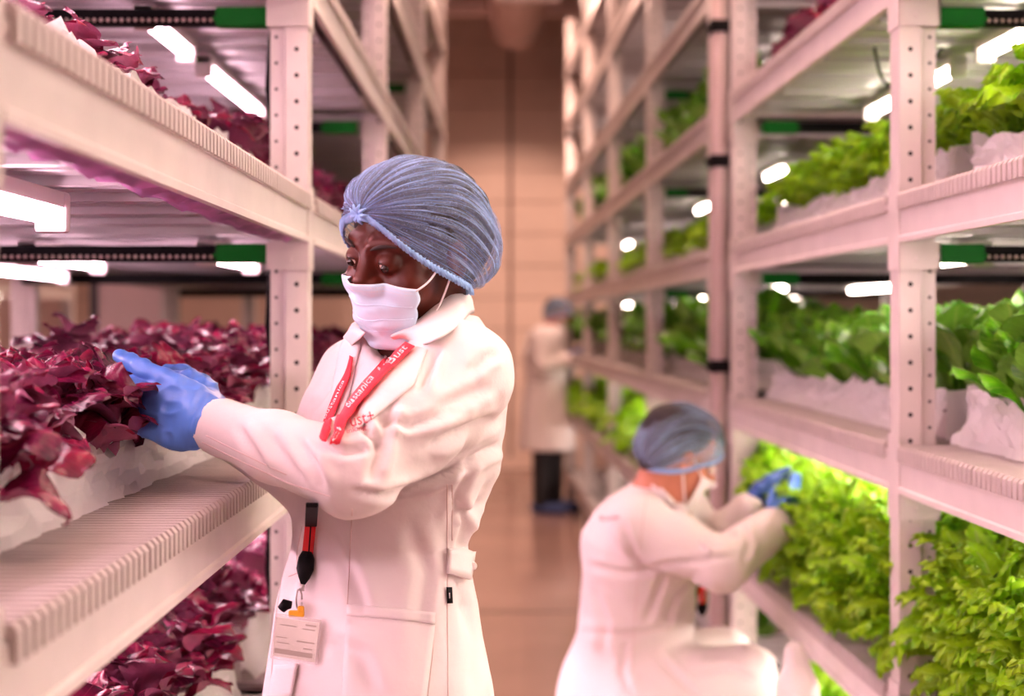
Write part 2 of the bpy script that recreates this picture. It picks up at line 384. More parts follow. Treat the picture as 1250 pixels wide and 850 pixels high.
AX = -0.391
LP = [-0.65, 1.05, 2.75, 4.43, 6.3, 8.2]
RO = (0.830, 0, 0); RRZ = math.atan(0.0328)
RPa = [1.05, 2.75, 4.43]; RPb = [4.83, 6.5, 8.25, 10.0, 11.7]
rackL = make_rack(-1, (AX, 0, 0), 0, LP, 'tall white multi-tier grow rack with red lettuce on the left of the aisle', 5, None)
rackR1 = make_rack(1, RO, RRZ, RPa, 'near white multi-tier grow rack with green lettuce on the right of the aisle', 5, None)
rackR2 = make_rack(1, RO, RRZ, RPb, 'far white multi-tier grow rack on the right, behind the crouching person', 5, None)
# light tubes
for (r, side, posts, tm) in ((rackL, -1, LP, 'tubep'), (rackR1, 1, RPa, 'tube'), (rackR2, 1, RPb, 'tube')):
    for a, b in zip(posts[:-1], posts[1:]):
        for li, z in enumerate(LV[1:7]):
            zz = z + 0.018; T = lambda d, s0, s1, f=True: tube_light(r, side, d, s0, s1, zz, M[tm], f)
            if b < 2.8:                                    # the bays beside the camera
                if li == 2 and side < 0:
                    T(.21, a + .07, b - .88 if a > 1 else b - .1)
                    T(.66, a + .1, b - .15); T(1.0, a + .1, b - .15)  # out-of-frame tubes added to brighten the lettuce bed
                else:
                    
                    if side > 0 or li > 2: T(.15, a + .10, min(b - .2, 2.2))  # front tubes out of view, added to light the tray liners
                    for d in (.34, .80): T(d, a + 0.10, b - 0.22)
            elif b < 4.6:
                if li == 2:
                    for d in (.24, .61, .95): T(d, 2.93, 3.45); 
                    T(.95, 3.6, 4.25)
                elif li in (3, 4): T(.34, 2.82, 3.2); T(.34, 3.36, 4.1); T(.85, 2.9, 4.1)
                else: T(.34, 3.0, 4.2); T(.85, 3.0, 4.2)
                if li in (0, 1): T(.13, 2.95, 4.25)  # hidden tubes added to light the lower trays
            elif side > 0:
                T(.42, b - .95, b - .6, False); T(.8, a + .4, b - .5, False)
                if li in (0, 1) and b < 9: T(.16, a + .4, b - .3, False)  # hidden tubes added to brighten the far low trays
            elif li in (1,): T(.3, a + .3, b - .3, False)
            if b < 7: led_bar(r, side, b + 0.055 if b not in (4.43,) else b - 0.06, z, b < 3)
# crumpled purple film tucked under the left shelf edges
for z in (1.655, 0.70):
    for a, b in ((1.1, 2.7),):
        rows = []
        for i in range(60):
            y = a + (b - a) * i / 59
            rows.append([(-(0.012 + 0.028 * j + 0.004 * math.sin(i * .9 + j)), y, z + 0.016 - 0.010 * math.sin(j * 1.2) + 0.006 * math.sin(i * 0.8 + j * 2.1) + 0.004 * math.sin(i * 2.3)) for j in range(4)])
        mb = MB(); mb.grid(rows); mb.build('plastic_film', M['film'], rackL, smooth=True)
# loose cable under the right upper shelf
mb = MB(); mb.tube([(0.12 + 0.16 * t, 3.3 + 0.12 * math.sin(PI * t), 2.14 - 0.07 * math.sin(PI * t)) for t in [i / 10 for i in range(11)]], 0.004, 6); mb.build('cable', M['black'], rackR1, smooth=True)
for z in (1.62, 2.08, 1.14):
    mb = MB(); mb.tube([(-0.07, 2.80, z + 0.05), (-0.085, 2.80, z - 0.02), (-0.088, 2.79, z - 0.12), (-0.082, 2.8, z - 0.2)], 0.006, 6); mb.build('cable', M['black'], rackL, smooth=True)
# the standing pipe in the gap between the two right racks, with black clamps
sp_ = empty('water_pipe', (0.83 - 0.0328 * 4.66 + 0.005, 4.66, 0), label='pinkish vertical pipe with black clamps between the two right racks', cat='pipe')
mb = MB(); mb.tube([(0, 0, 0), (0, 0, TOP)], 0.030, 16); mb.build('riser', M['pipe'], sp_, smooth=True)
mb = MB(); mb.tube([(0.040, -0.01, 0), (0.040, -0.01, TOP)], 0.012, 8); mb.build('hose', M['black'], sp_, smooth=True)
for z in (0.75, 1.36, 2.03, 2.47, 3.0):
    mb = MB(); mb.box(-0.036, 0.06, -0.035, 0.045, z - 0.02, z + 0.02); mb.tube([(-.036, 0, z), (-.05, 0, z)], .008, 8); bevel(mb.build('pipe_clamp', M['black'], sp_), 0.006, 2)

# neighbouring rack rows across the side aisles
def back_row(side, x0, lab, frame_m):
    r = empty('shelving_rack', (x0, 0, 0), 0, label=lab, cat='rack')
    ys = [0.9, 2.6, 4.3, 6.0, 7.7, 9.4]
    for y in ys:
        link('upright', upright_mesh(side, False), r, (0, y, 0)); link('upright', upright_mesh(-side, False), r, (side * 0.8, y, 0))
    for a, b in zip(ys[:-1], ys[1:]):
        for z in LV[:6]:
            link('beam', beam_mesh(side, b - a - .072), r, (0, a + .036, z))
            mb = MB(); mb.box(0.02 * side, side * 0.8, a + .05, b - .05, z + .05, z + .08); mb.build('deck_panel', M['under'], r)
        for z in LV[1:6]: tube_light(r, side, 0.12, a + 0.3, a + 0.85, z + .05, M['tube'], False)
    return r
back_row(-1, -2.9, 'white rack row seen through the left grow rack, across the side aisle', None)
back_row(1, 3.4, 'white rack row seen through the right grow rack, across the side aisle', None)
# dark machine frames standing in the side aisles
def dark_frame(x, y, w, h, lab):
    t = empty('equipment_frame', (x, y, 0), label=lab, cat='frame')
    for q in (0, w):
        mb = MB(); mb.box(q - .02, q + .02, -.02, .02, 0, h); mb.build('post', M['darkframe'], t)
    mb = MB(); mb.box(-.02, w + .02, -.02, .02, h, h + .04); mb.build('top_rail', M['darkframe'], t)
    mb = MB(); mb.box(0, w, -.01, .01, 0.35, h - 0.02); mb.build('back_panel', M['sidewall'], t)
dark_frame(-1.98, 6.75, 0.38, 1.72, 'dark framed pink panel standing behind the left lettuce bed')
dark_frame(2.05, 5.3, 0.45, 2.3, 'dark framed panel standing behind the right lettuce racks')

# ------------------------------------------------------------------ trays with film liners
def vnoise(x, y, seed=0):
    return mnoise.noise(Vector((x, y, seed * 7.3)))
def make_tray(rack, side, s0, s1, z, din, seed, lab, grp, fine=True, hh=0.105):
    """grow tray lined with white film whose edge stands up in waves"""
    t = empty('grow_tray', (0, 0, 0), label=lab, cat='tray', group=grp); t.parent = None
    Mx = rack.matrix_basis.copy() if False else Matrix.Translation(rack.location) @ Matrix.Rotation(rack.rotation_euler[2], 4, 'Z')
    t.matrix_world = Mx; t.location = Mx.translation; t.rotation_euler = rack.rotation_euler
    zd = z + 0.0945; s = side; dout = RD - 0.06
    mb = MB(); mb.box(s * (din + .012), s * dout, s0, s1, zd, zd + 0.05); mb.build('tray_body', M['tray'], t)
    mb = MB(); mb.box(s * (din + .03), s * (dout - .02), s0 + .02, s1 - .02, zd + .05, zd + 0.058); mb.build('substrate', M['pot'], t)
    n = int((s1 - s0) / (0.024 if fine else 0.06)); rows = []; rj = random.Random(seed)
    for i in range(n + 1):
        y = s0 + (s1 - s0) * i / n
        k = vnoise(y * 5.5, seed, 1); k2 = vnoise(y * 17, seed, 2); k3 = vnoise(y * 40, seed, 3)
        h = hh * .92 + 0.022 * k + 0.030 * (abs(k2) - .2) + .012 * abs(k3); rr = []
        for q in range(8):
            f = q / 7; d = din - .034 + .038 * f ** .6
            cr = .034 * (abs(vnoise(y * 8 + f * .9, seed + f * 1.3, 4)) - .18) * (.35 + f) + .016 * abs(vnoise(y * 23 - f * 2, seed + f * 3, 6)) + rj.uniform(-.003, .003)
            rr.append((d + cr, y + rj.uniform(-.006, .006), zd + .002 + h * f + (rj.uniform(-.004, .004) if q else 0)))
        rr += [(rr[-1][0] + .018, y, zd + h - .012), (din + .05, y, zd + h * .65), (din + .08, y, zd + .06)]
        rows.append([(s * a, b_, c_) for a, b_, c_ in rr])
    mb = MB(); mb.grid(rows)
    for e, y in ((0, s0), (1, s1)):          # folded ends
        cols = []
        for i in range(14):
            d = din + (dout - din) * (i / 13) ** 1.6; h = 0.11 + 0.02 * vnoise(d * 9, seed, 5 + e)
            o = 0.008 * vnoise(d * 14, seed, 8)
            cols.append([(s * d, y + o * 0.3, zd), (s * d, y + o, zd + h * .5), (s * d, y + o, zd + h), (s * d, y + (0.03 if e == 0 else -0.03), zd + h * .6)])
        mb.grid(cols)
    m = mb.build('liner', M['liner'], t, smooth=not fine)
    return t, Mx

# ------------------------------------------------------------------ leaves and heads
def leaf_mesh(kind, seed, nu=7, nv=9):
    P_ = []; UV = []
    for j in range(nv):
        v = 1 - (1 - j / (nv - 1)) ** 1.6; row = []
        for i in range(nu):
            u = i / (nu - 1); a = (u - .5) * 2; tip = max(0.0, 1 - max(0, (v - .55) / .45) ** 2.2) ** .5
            if kind == 'red':
                w = 0.050 * min(1, .25 + 1.6 * v) * (tip * .97 + .03)
                fr = 0.009 * abs(a) ** 1.5 * math.sin(v * 10 + a * 2 + seed) + .005 * math.sin(v * 8 + a * 4 + seed * 2)
                x = a * w; y = 0.086 * v * (1 - .12 * a * a * v); z = 0.012 * math.sin(v * 3.4) - 0.022 * v ** 3 + 0.18 * abs(a) ** 1.7 * w + fr
                nn = mnoise.noise_vector(Vector((x * 30 + seed, y * 30, v * 2))) * 0.010
            elif kind == 'curly':
                w = 0.044 * (v ** .55) * (tip * .96 + .04)
                fr = 0.008 * (abs(a) ** 2 + v ** 5) * math.sin(v * 24 + a * 12 + seed) + 0.0045 * (abs(a) + v ** 3) * math.sin(a * 23 - v * 34 + seed)
                x = a * w + 0.005 * math.sin(v * 26 + seed) * a * a; y = 0.115 * v * (1 - .18 * a * a * v); z = 0.3 * abs(a) ** 1.5 * w - 0.03 * v ** 3 + fr
                nn = mnoise.noise_vector(Vector((x * 60 + seed, y * 60, 0))) * 0.006
            else:
                w = 0.045 * (.20 + .80 * min(1, v * 1.6) ** 1.6) * (tip * .97 + .03)
                x = a * w; y = 0.118 * v * (1 - .10 * a * a * v); z = -0.26 * abs(a) ** 2 * w * (.4 + v) + 0.010 * v ** 2 - .030 * v ** 4 + .004 * abs(a) * math.sin(v * 12 + seed)
                nn = mnoise.noise_vector(Vector((x * 70 + seed, y * 70, 0))) * 0.005
            row.append((x + nn.x * abs(a) * .7, y + nn.y * v * .6, z + nn.z)); UV.append((u, v))
        P_.append(row)
    return P_, UV
def leaf_data(kind, seed, nu=7, nv=9):
    P_, UV = leaf_mesh(kind, seed, nu, nv); mb = MB(); mb.grid(P_)
    me = mb.mesh(kind + '_leaf', M[kind], True); uvl = me.uv_layers.new()
    vi = np.empty(len(me.loops), 'i'); me.loops.foreach_get('vertex_index', vi)
    uvl.data.foreach_set('uv', np.array(UV, 'f')[vi].ravel()); return me
LEAF = {k: [leaf_data(k, s * 3.7 + .5, *{'red': (9, 13), 'curly': (13, 15), 'dark': (9, 11)}[k]) for s in range(7)] for k in ('red', 'curly', 'dark')}
def leaf_xf(kind, i, n, r):
    if kind == 'bush':
        ang = i * 2.39996 + r.uniform(-.4, .4); t = (i + .5) / n; tilt = math.radians(86 - 64 * t + r.uniform(-20, 20)); sc = r.uniform(.5, .68); rad = .01 + .052 * t ** .7
        return (Matrix.Translation((rad * math.cos(ang), rad * math.sin(ang), .115 * (1 - t) ** .8 + r.uniform(0, .03))) @ Matrix.Rotation(ang - PI / 2, 4, 'Z') @ Matrix.Rotation(tilt, 4, 'X') @ Matrix.Rotation(r.uniform(-.5, .5), 4, 'Y') @ Matrix.Scale(sc, 4))
    ang = i * 2.39996 + r.uniform(-.3, .3); t = (i + .5) / n          # t: inner to outer
    if kind == 'red': tilt = math.radians(max(36, 88 - 42 * t + r.uniform(-24, 24))); sc = (0.60 + .38 * t) * r.uniform(.85, 1.15); h = 0.052 * (1 - t) + r.uniform(0.01, .06); rad = 0.012 + .035 * t
    elif kind == 'curly': tilt = math.radians(84 - 54 * t + r.uniform(-14, 14)); sc = (0.6 + .42 * t) * r.uniform(.85, 1.15); h = 0.05 * (1 - t) + r.uniform(0, .035); rad = 0.008 + .025 * t
    else: tilt = math.radians(98 - 34 * t + r.uniform(-14, 14)); sc = (0.72 + .25 * t) * r.uniform(.85, 1.15); h = r.uniform(0.0, .10); rad = 0.012 + .03 * t
    return (Matrix.Translation((rad * math.cos(ang), rad * math.sin(ang), h)) @ Matrix.Rotation(ang - PI / 2, 4, 'Z') @ Matrix.Rotation(tilt, 4, 'X') @ Matrix.Rotation(r.uniform(-.5, .5), 4, 'Y') @ Matrix.Scale(sc, 4))
NL = {'red': 19, 'curly': 26, 'dark': 22, 'bush': 46}
def head_mesh(kind, seed, n=None):
    r = random.Random(seed * 13 + 5); n = n or NL[kind]; V = []; Fc = []; U = []; lk = 'curly' if kind == 'bush' else kind
    for i in range(n):
        P_, UV = leaf_mesh(lk, r.randrange(40) * .77, 6, 7); X = leaf_xf(kind, i, n, r); b = len(V)
        for row in P_: V += [tuple(X @ Vector(p)) for p in row]
        U += UV
        for j in range(6):
            for q in range(5): Fc.append((b + j * 6 + q, b + j * 6 + q + 1, b + (j + 1) * 6 + q + 1, b + (j + 1) * 6 + q))
    me = bpy.data.meshes.new(kind + '_head'); me.from_pydata(V, [], Fc); me.materials.append(M[lk]); me.polygons.foreach_set('use_smooth', [True] * len(Fc))
    uvl = me.uv_layers.new(); vi = np.empty(len(me.loops), 'i'); me.loops.foreach_get('vertex_index', vi); uvl.data.foreach_set('uv', np.array(U, 'f')[vi].ravel())
    return me
HEAD = {k: [head_mesh(k, s) for s in range(5)] for k in ('red', 'curly', 'dark', 'bush')}
NAME = {'bush': 'curly_lettuce', 'red': 'red_lettuce', 'curly': 'curly_lettuce', 'dark': 'romaine_lettuce'}
COUNT = {}
def plant(kind, X, scale, detailed, lab, grp, r):
    COUNT[kind] = COUNT.get(kind, 0) + 1
    X = X @ Matrix.Rotation(r.uniform(0, 6.28), 4, 'Z')
    if not detailed:
        o = bpy.data.objects.new(NAME[kind], r.choice(HEAD[kind])); COL.objects.link(o)
        o.matrix_world = X @ Matrix.Scale(scale * r.uniform(.9, 1.12), 4)
        return tag(o, lab, 'lettuce', grp)
    e = bpy.data.objects.new(NAME[kind], None); COL.objects.link(e); e.matrix_world = X; e.empty_display_size = .05
    tag(e, lab, 'lettuce', grp)
    n = NL[kind]
    for i in range(n):
        o = bpy.data.objects.new('leaf', r.choice(LEAF['curly' if kind == 'bush' else kind])); COL.objects.link(o); o.parent = e
        o.matrix_local = Matrix.Scale(scale, 4) @ leaf_xf(kind, i, n, r)
    return e
ORD = 'first second third fourth fifth sixth seventh eighth ninth tenth eleventh twelfth thirteenth fourteenth fifteenth sixteenth'.split()
def fill(rack, side, s0, s1, z, kind, din, rows, pitch, scale, detailed, lab, grp, tlab, tgrp=None, fine=True, seed=0, h0=0.03, smin=None, hh=.105, short=None, fwd=.07, lean=.22, where_=''):
    t, Mx = make_tray(rack, side, s0, s1, z, din, seed, tlab, tgrp, fine, hh)
    r = random.Random(seed * 31 + 7); n = max(1, int((s1 - s0) / pitch))
    for q in range(rows):
        d = din + fwd + q * pitch
        for i in range(n):
            s_ = s0 + (i + .5 + (0.25 if q % 2 else -.1)) * (s1 - s0) / n + r.uniform(-.02, .02)
            if smin and s_ < smin: continue
            L = Mx @ Matrix.Translation((side * (d + r.uniform(-.02, .02)), s_, z + .0945 + h0 + r.uniform(0, .02))) @ Matrix.Rotation(r.uniform(-.2, .2) - side * (lean if q == 0 else 0), 4, 'Y')
            det = detailed if not callable(detailed) else detailed(q, s_); lb = '%s %s%s in %s' % (ORD[i], ['front-row ', 'second-row ', 'third-row '][min(q, 2)] if rows > 1 else '', {'red': 'red lettuce head', 'curly': 'curly lettuce head', 'bush': 'curly lettuce head', 'dark': 'dark green lettuce head'}[kind], where_)
            if short:
                k = i if s0 > 2.6 else n - 1 - i
                lb = '%s %s from near post, %s row, %s' % (ORD[k], {'red': 'red lettuce head', 'curly': 'curly lettuce head', 'bush': 'curly lettuce head', 'dark': 'dark green lettuce head'}[kind], ['front', 'second', 'third', 'fourth', 'fifth', 'sixth', 'back'][q], short)
            plant(kind, L, scale, det, lb, grp, r)
near = {1.655: 'upper', 1.175: 'middle', 0.70: 'lower', 2.12: 'top', 0.22: 'bottom', 2.57: 'highest'}
sd = 0
def F_(rack, side, a, b, z, kind, rows, pitch, scale, det, where, fine=True, din=0.145, h0=0.03, smin=None, hh=.105, **kw):
    global sd; sd += 1
    knd = {'red': 'dark red lettuce head', 'curly': 'bright green curly lettuce head', 'bush': 'bright green curly lettuce head', 'dark': 'dark green broad-leaved lettuce head'}[kind]
    fill(rack, side, a + .06, b - .06, z, kind, din, rows, pitch, scale, det, '%s in the %s' % (knd, where), '%ss in the %s' % (knd, where),
         'white film-lined grow tray, ' + where, None, fine, sd, h0, smin, hh, where_=where.replace('the ', ''), **kw)
# left rack
F_(rackL, -1, 1.05, 2.75, 1.175, 'red', 7, .113, 1.0, True, 'eye-level left bed the standing person tends', din=0.150, h0=.03, hh=.085, short='eye-level left bed', fwd=.04, lean=.2)
F_(rackL, -1, 2.75, 4.43, 1.175, 'red', 3, .15, 1.12, lambda q, s: q < 2, 'eye-level left tray behind the near post', h0=.045, short='eye-level left tray behind it')
F_(rackL, -1, 4.43, 6.30, 1.175, 'red', 1, .19, 1.2, False, 'third eye-level left tray', False)
F_(rackL, -1, 1.05, 2.75, 0.70, 'red', 3, .14, 1.2, True, 'lower left tray beside the white coat', h0=.03, smin=1.5, short='lower left tray')
F_(rackL, -1, 2.75, 4.43, 0.70, 'red', 2, .17, 1.2, False, 'second lower left tray', False)
F_(rackL, -1, 1.05, 2.75, 1.655, 'red', 2, .14, .78, True, 'upper left tray above the eye-level bed', h0=.03, smin=1.6, short='upper left tray', lean=0)
F_(rackL, -1, 2.75, 4.43, 1.655, 'red', 2, .17, 1.0, False, 'second upper left tray behind the near post', True, h0=.03)
F_(rackL, -1, 4.43, 6.30, 1.655, 'red', 1, .2, 1.0, False, 'third upper left tray', False)
F_(rackL, -1, 2.75, 4.43, 2.12, 'red', 1, .19, 1.0, False, 'top left tray', False)
F_(rackL, -1, 6.30, 8.20, 1.655, 'red', 1, .26, 1.0, False, 'farthest upper left tray', False)
# right rack, near unit
F_(rackR1, 1, 1.05, 2.75, 1.655, 'curly', 3, .12, 1.12, True, 'upper right tray at the picture edge', smin=2.15, din=.13, short='upper right tray, near side', h0=.06, fwd=.085, lean=0, hh=.095)
F_(rackR1, 1, 2.75, 4.43, 1.655, 'curly', 3, .13, 1.12, lambda q, s: q < 2, 'upper right tray beyond the near post', din=.13, short='upper right tray, far side', h0=.06, fwd=.085, lean=0, hh=.095)
F_(rackR1, 1, 1.05, 2.75, 1.175, 'dark', 3, .11, 1.1, True, 'middle right tray at the picture edge', smin=2.15, din=.12, h0=.05, hh=.09, short='middle right tray, near side', fwd=.065, lean=.1)
F_(rackR1, 1, 2.75, 4.43, 1.175, 'dark', 3, .115, 1.1, lambda q, s: q < 2, 'middle right tray beyond the near post', din=.12, h0=.05, hh=.09, short='middle right tray, far side', fwd=.065, lean=.1)
F_(rackR1, 1, 1.05, 2.75, 0.70, 'bush', 4, .11, 1.45, True, 'lower right tray at the picture corner', smin=1.95, din=.11, short='lower right tray, near side', fwd=.05, lean=.38, h0=.05)
F_(rackR1, 1, 2.75, 4.43, 0.70, 'bush', 3, .12, 1.5, True, 'lower right tray the crouching person tends', din=.11, short='lower right tray, far side', fwd=.05, lean=.4, h0=.05)
F_(rackR1, 1, 2.75, 4.43, 2.12, 'red', 1, .16, 1.0, False, 'top right tray', din=.12)
F_(rackR1, 1, 2.75, 4.43, 0.22, 'curly', 1, .2, 1.0, False, 'bottom right tray under the crouching person\'s hands', False)
# right rack, far unit
for i, (a, b) in enumerate(zip(RPb[:-1], RPb[1:])):
    o_ = ['first', 'second', 'third', 'fourth'][i]; f = i == 0
    F_(rackR2, 1, a, b, 1.655, 'curly', 2 if i < 2 else 1, .19, 1.1, False, 'upper tray of the far right rack, %s bay' % o_, f, din=.12)
    F_(rackR2, 1, a, b, 1.175, 'dark', 2 if i < 2 else 1, .19, 1.45, False, 'middle tray of the far right rack, %s bay' % o_, f, din=.12)
    F_(rackR2, 1, a, b, 0.70, 'curly', 1, .19, 1.7, False, 'lower tray of the far right rack, %s bay' % o_, f, din=.12)
    F_(rackR2, 1, a, b, 2.12, 'dark', 1, .22, 1.2, False, 'top tray of the far right rack, %s bay' % o_, False, din=.12)
    if i < 2: F_(rackR2, 1, a, b, 0.22, 'dark', 1, .22, 1.1, False, 'bottom tray of the far right rack, %s bay' % o_, False, din=.12)
print('PLANTS', COUNT)

# ------------------------------------------------------------------ signed-distance modelling for bodies and clothes
f32 = np.float32
def V3(p): return np.array([p[0], p[1], p[2]], f32)
def sph(p, c, r): return np.sqrt((p[0] - c[0]) ** 2 + (p[1] - c[1]) ** 2 + (p[2] - c[2]) ** 2) - r
def ell(p, c, r):
    q = [(p[i] - c[i]) / r[i] for i in range(3)]; k = np.sqrt(q[0] ** 2 + q[1] ** 2 + q[2] ** 2) + 1e-6
    g = np.sqrt((q[0] / r[0]) ** 2 + (q[1] / r[1]) ** 2 + (q[2] / r[2]) ** 2) + 1e-6
    return k * (k - 1) / g
def cap(p, a, b, ra, rb):
    a = [float(x) for x in a]; b = [float(x) for x in b]; d = [b[i] - a[i] for i in range(3)]; L = sum(x * x for x in d)
    t = np.clip(((p[0] - a[0]) * d[0] + (p[1] - a[1]) * d[1] + (p[2] - a[2]) * d[2]) / L, 0, 1)
    return np.sqrt((p[0] - a[0] - d[0] * t) ** 2 + (p[1] - a[1] - d[1] * t) ** 2 + (p[2] - a[2] - d[2] * t) ** 2) - (ra + (rb - ra) * t)
def su(a, b, k):
    h = np.clip(0.5 + 0.5 * (b - a) / k, 0, 1); return b + (a - b) * h - k * h * (1 - h)
def ss(a, b, k): return -su(-a, b, k)          # a minus b
def chain(p, pts, rs, k=0.02):
    d = None
    for i in range(len(pts) - 1):
        c = cap(p, pts[i], pts[i + 1], rs[i], rs[i + 1]); d = c if d is None else su(d, c, k)
    return d
def loft(p, keys, yaw, zlo, zhi):
    """vertical loft of ellipses; keys (z, cx, cy, a, b); yaw turns the ellipse"""
    K = np.array(sorted(keys)); z = p[2]; zz = np.clip(z, zlo, zhi); f = lambda i: np.interp(zz, K[:, 0], K[:, i]).astype(f32)
    cx, cy, a, b = f(1), f(2), f(3), f(4); x = p[0] - cx; y = p[1] - cy
    c, s = math.cos(yaw), math.sin(yaw); u = x * c + y * s; v = -x * s + y * c
    k = np.sqrt((u / a) ** 2 + (v / b) ** 2); d = (k - 1) * np.minimum(a, b)
    dz = np.maximum(z - zhi, zlo - z)
    return np.where(dz > 0, np.sqrt(np.maximum(d, 0) ** 2 + dz ** 2), np.maximum(d, dz))
def axis(lo, hi, h, fine=None, hf=None):
    if fine is None: return np.arange(lo, hi + h, h, dtype=f32)
    a, b = fine; return np.unique(np.concatenate([np.arange(lo, a, h), np.arange(a, b, hf), np.arange(b, hi + h, h)])).astype(f32)
def surf_net(fn, xs, ys, zs, name, mats, smooth=True, disp=None):
    p = (xs[:, None, None], ys[None, :, None], zs[None, None, :])
    D = np.broadcast_to(fn(p), (len(xs), len(ys), len(zs))).astype(f32); neg = D < 0
    n = (len(xs) - 1, len(ys) - 1, len(zs) - 1)
    c = [neg[i:i + n[0], j:j + n[1], k:k + n[2]] for i in (0, 1) for j in (0, 1) for k in (0, 1)]
    s = sum(x.astype(np.int8) for x in c); act = (s > 0) & (s < 8); I = np.argwhere(act)
    idx = -np.ones(n, np.int32); idx[act] = np.arange(len(I))
    co = [(i, j, k) for i in (0, 1) for j in (0, 1) for k in (0, 1)]
    G = [xs, ys, zs]; acc = np.zeros((len(I), 3)); cnt = np.zeros(len(I))
    def val(o): return D[I[:, 0] + o[0], I[:, 1] + o[1], I[:, 2] + o[2]]
    def pos(o): return np.stack([G[a][I[:, a] + o[a]] for a in range(3)], 1)
    for a in co:
        for ax in range(3):
            if a[ax] == 0:
                b = list(a); b[ax] = 1; va, vb = val(a), val(b); m = (va < 0) != (vb < 0)
                t = np.where(m, va / np.where(m, va - vb, 1), 0)[:, None]; q = pos(a) * (1 - t) + pos(b) * t
                acc[m] += q[m]; cnt[m] += 1
    Vt = acc / cnt[:, None]; F4 = []
    for ax in range(3):
        o1, o2 = [(1, 2), (2, 0), (0, 1)][ax]
        sl = [slice(1, -1)] * 3; sl[ax] = slice(0, -1); sl2 = list(sl); sl2[ax] = slice(1, None)
        A = neg[tuple(sl)]; B = neg[tuple(sl2)]; E = np.argwhere(A != B)
        base = E.copy(); 
        for q in range(3):
            if q != ax: base[:, q] += 1
        sgn = A[tuple(E.T)]
        def cell(d1, d2):
            t = base.copy(); t[:, o1] -= d1; t[:, o2] -= d2; return idx[t[:, 0], t[:, 1], t[:, 2]]
        q4 = np.stack([cell(0, 0), cell(1, 0), cell(1, 1), cell(0, 1)], 1)
        q4 = np.where(sgn[:, None], q4, q4[:, ::-1]); F4.append(q4)
    F4 = np.concatenate(F4); F4 = F4[(F4 >= 0).all(1)]
    me = bpy.data.meshes.new(name)
    me.vertices.add(len(Vt)); me.vertices.foreach_set('co', Vt.astype(f32).ravel())
    me.loops.add(len(F4) * 4); me.loops.foreach_set('vertex_index', F4.astype(np.int32).ravel())
    me.polygons.add(len(F4)); me.polygons.foreach_set('loop_start', np.arange(0, len(F4) * 4, 4, dtype=np.int32)); me.polygons.foreach_set('loop_total', np.full(len(F4), 4, np.int32))
    me.update(calc_edges=True)
    for m in (mats if isinstance(mats, (list, tuple)) else [mats]): me.materials.append(m)
    if smooth: me.polygons.foreach_set('use_smooth', np.ones(len(F4), bool))
    return me
def verts(me):
    a = np.empty(len(me.vertices) * 3, f32); me.vertices.foreach_get('co', a); return a.reshape(-1, 3)
def norms(me):
    a = np.empty(len(me.vertices) * 3, f32); me.vertex_normals.foreach_get('vector', a); return a.reshape(-1, 3)
def setv(me, v): me.vertices.foreach_set('co', v.astype(f32).ravel()); me.update()
def hash3(i, j, k): 
    h = (i * 374761393 + j * 668265263 + k * 2147483647 ^ 1013904223) & 0xffffffff; h = ((h ^ (h >> 13)) * 1274126177) & 0xffffffff
    return ((h ^ (h >> 16)) & 0xffff) / 65535.0
def vn(p, s=1.0, seed=0):
    """numpy value noise, -1..1"""
    q = p * s + seed * 17.13 + 100; i = np.floor(q).astype(np.int64); f = q - i; f = f * f * (3 - 2 * f); r = 0
    for a in (0, 1):
        for b in (0, 1):
            for c in (0, 1):
                w = (f[:, 0] if a else 1 - f[:, 0]) * (f[:, 1] if b else 1 - f[:, 1]) * (f[:, 2] if c else 1 - f[:, 2])
                r = r + w * hash3(i[:, 0] + a, i[:, 1] + b, i[:, 2] + c)
    return r * 2 - 1
def to_px(v): return np.stack([625 + F * v[:, 0] / v[:, 1], 395 - F * (v[:, 2] - 1.5) / v[:, 1]], 1)
def creases(me, strokes, noise_amp=0.0, noise_scale=12, band=None):
    """press soft folds into cloth: each stroke is a world-space polyline seen from the aisle"""
    v = verts(me); n = norms(me); px = to_px(v); front = np.clip(-(n[:, 1]) * 2.0 + .3, 0, 1); d = np.zeros(len(v))
    for pts, w, amp in strokes:
        pts = np.array(pts, float); best = np.full(len(v), 1e9); side = np.zeros(len(v)); tt = np.zeros(len(v)); L = len(pts) - 1
        for i in range(L):
            a, b = pts[i], pts[i + 1]; e = b - a; t = np.clip(((px - a) @ e) / (e @ e), 0, 1); q = px - a - t[:, None] * e
            dd = np.hypot(q[:, 0], q[:, 1]); m = dd < best; best = np.where(m, dd, best); side = np.where(m, np.sign(e[0] * q[:, 1] - e[1] * q[:, 0]), side); tt = np.where(m, (i + t) / L, tt)
        fade = np.clip(np.minimum(tt, 1 - tt) * 5 + .15, 0, 1); s = best * side
        d += front * fade * amp * (-np.exp(-(s / w) ** 2) + 0.75 * np.exp(-((s + 1.7 * w) / (1.2 * w)) ** 2) + 0.35 * np.exp(-((s - 1.9 * w) / (1.3 * w)) ** 2))
    if noise_amp:
        q = v * np.array([1, 1, .55]); r = 1 - np.abs(vn(q, noise_scale, 3)); d += noise_amp * (r * r - .4) + noise_amp * .35 * vn(v, noise_scale * 2.6, 9)
    setv(me, v + n * d[:, None])

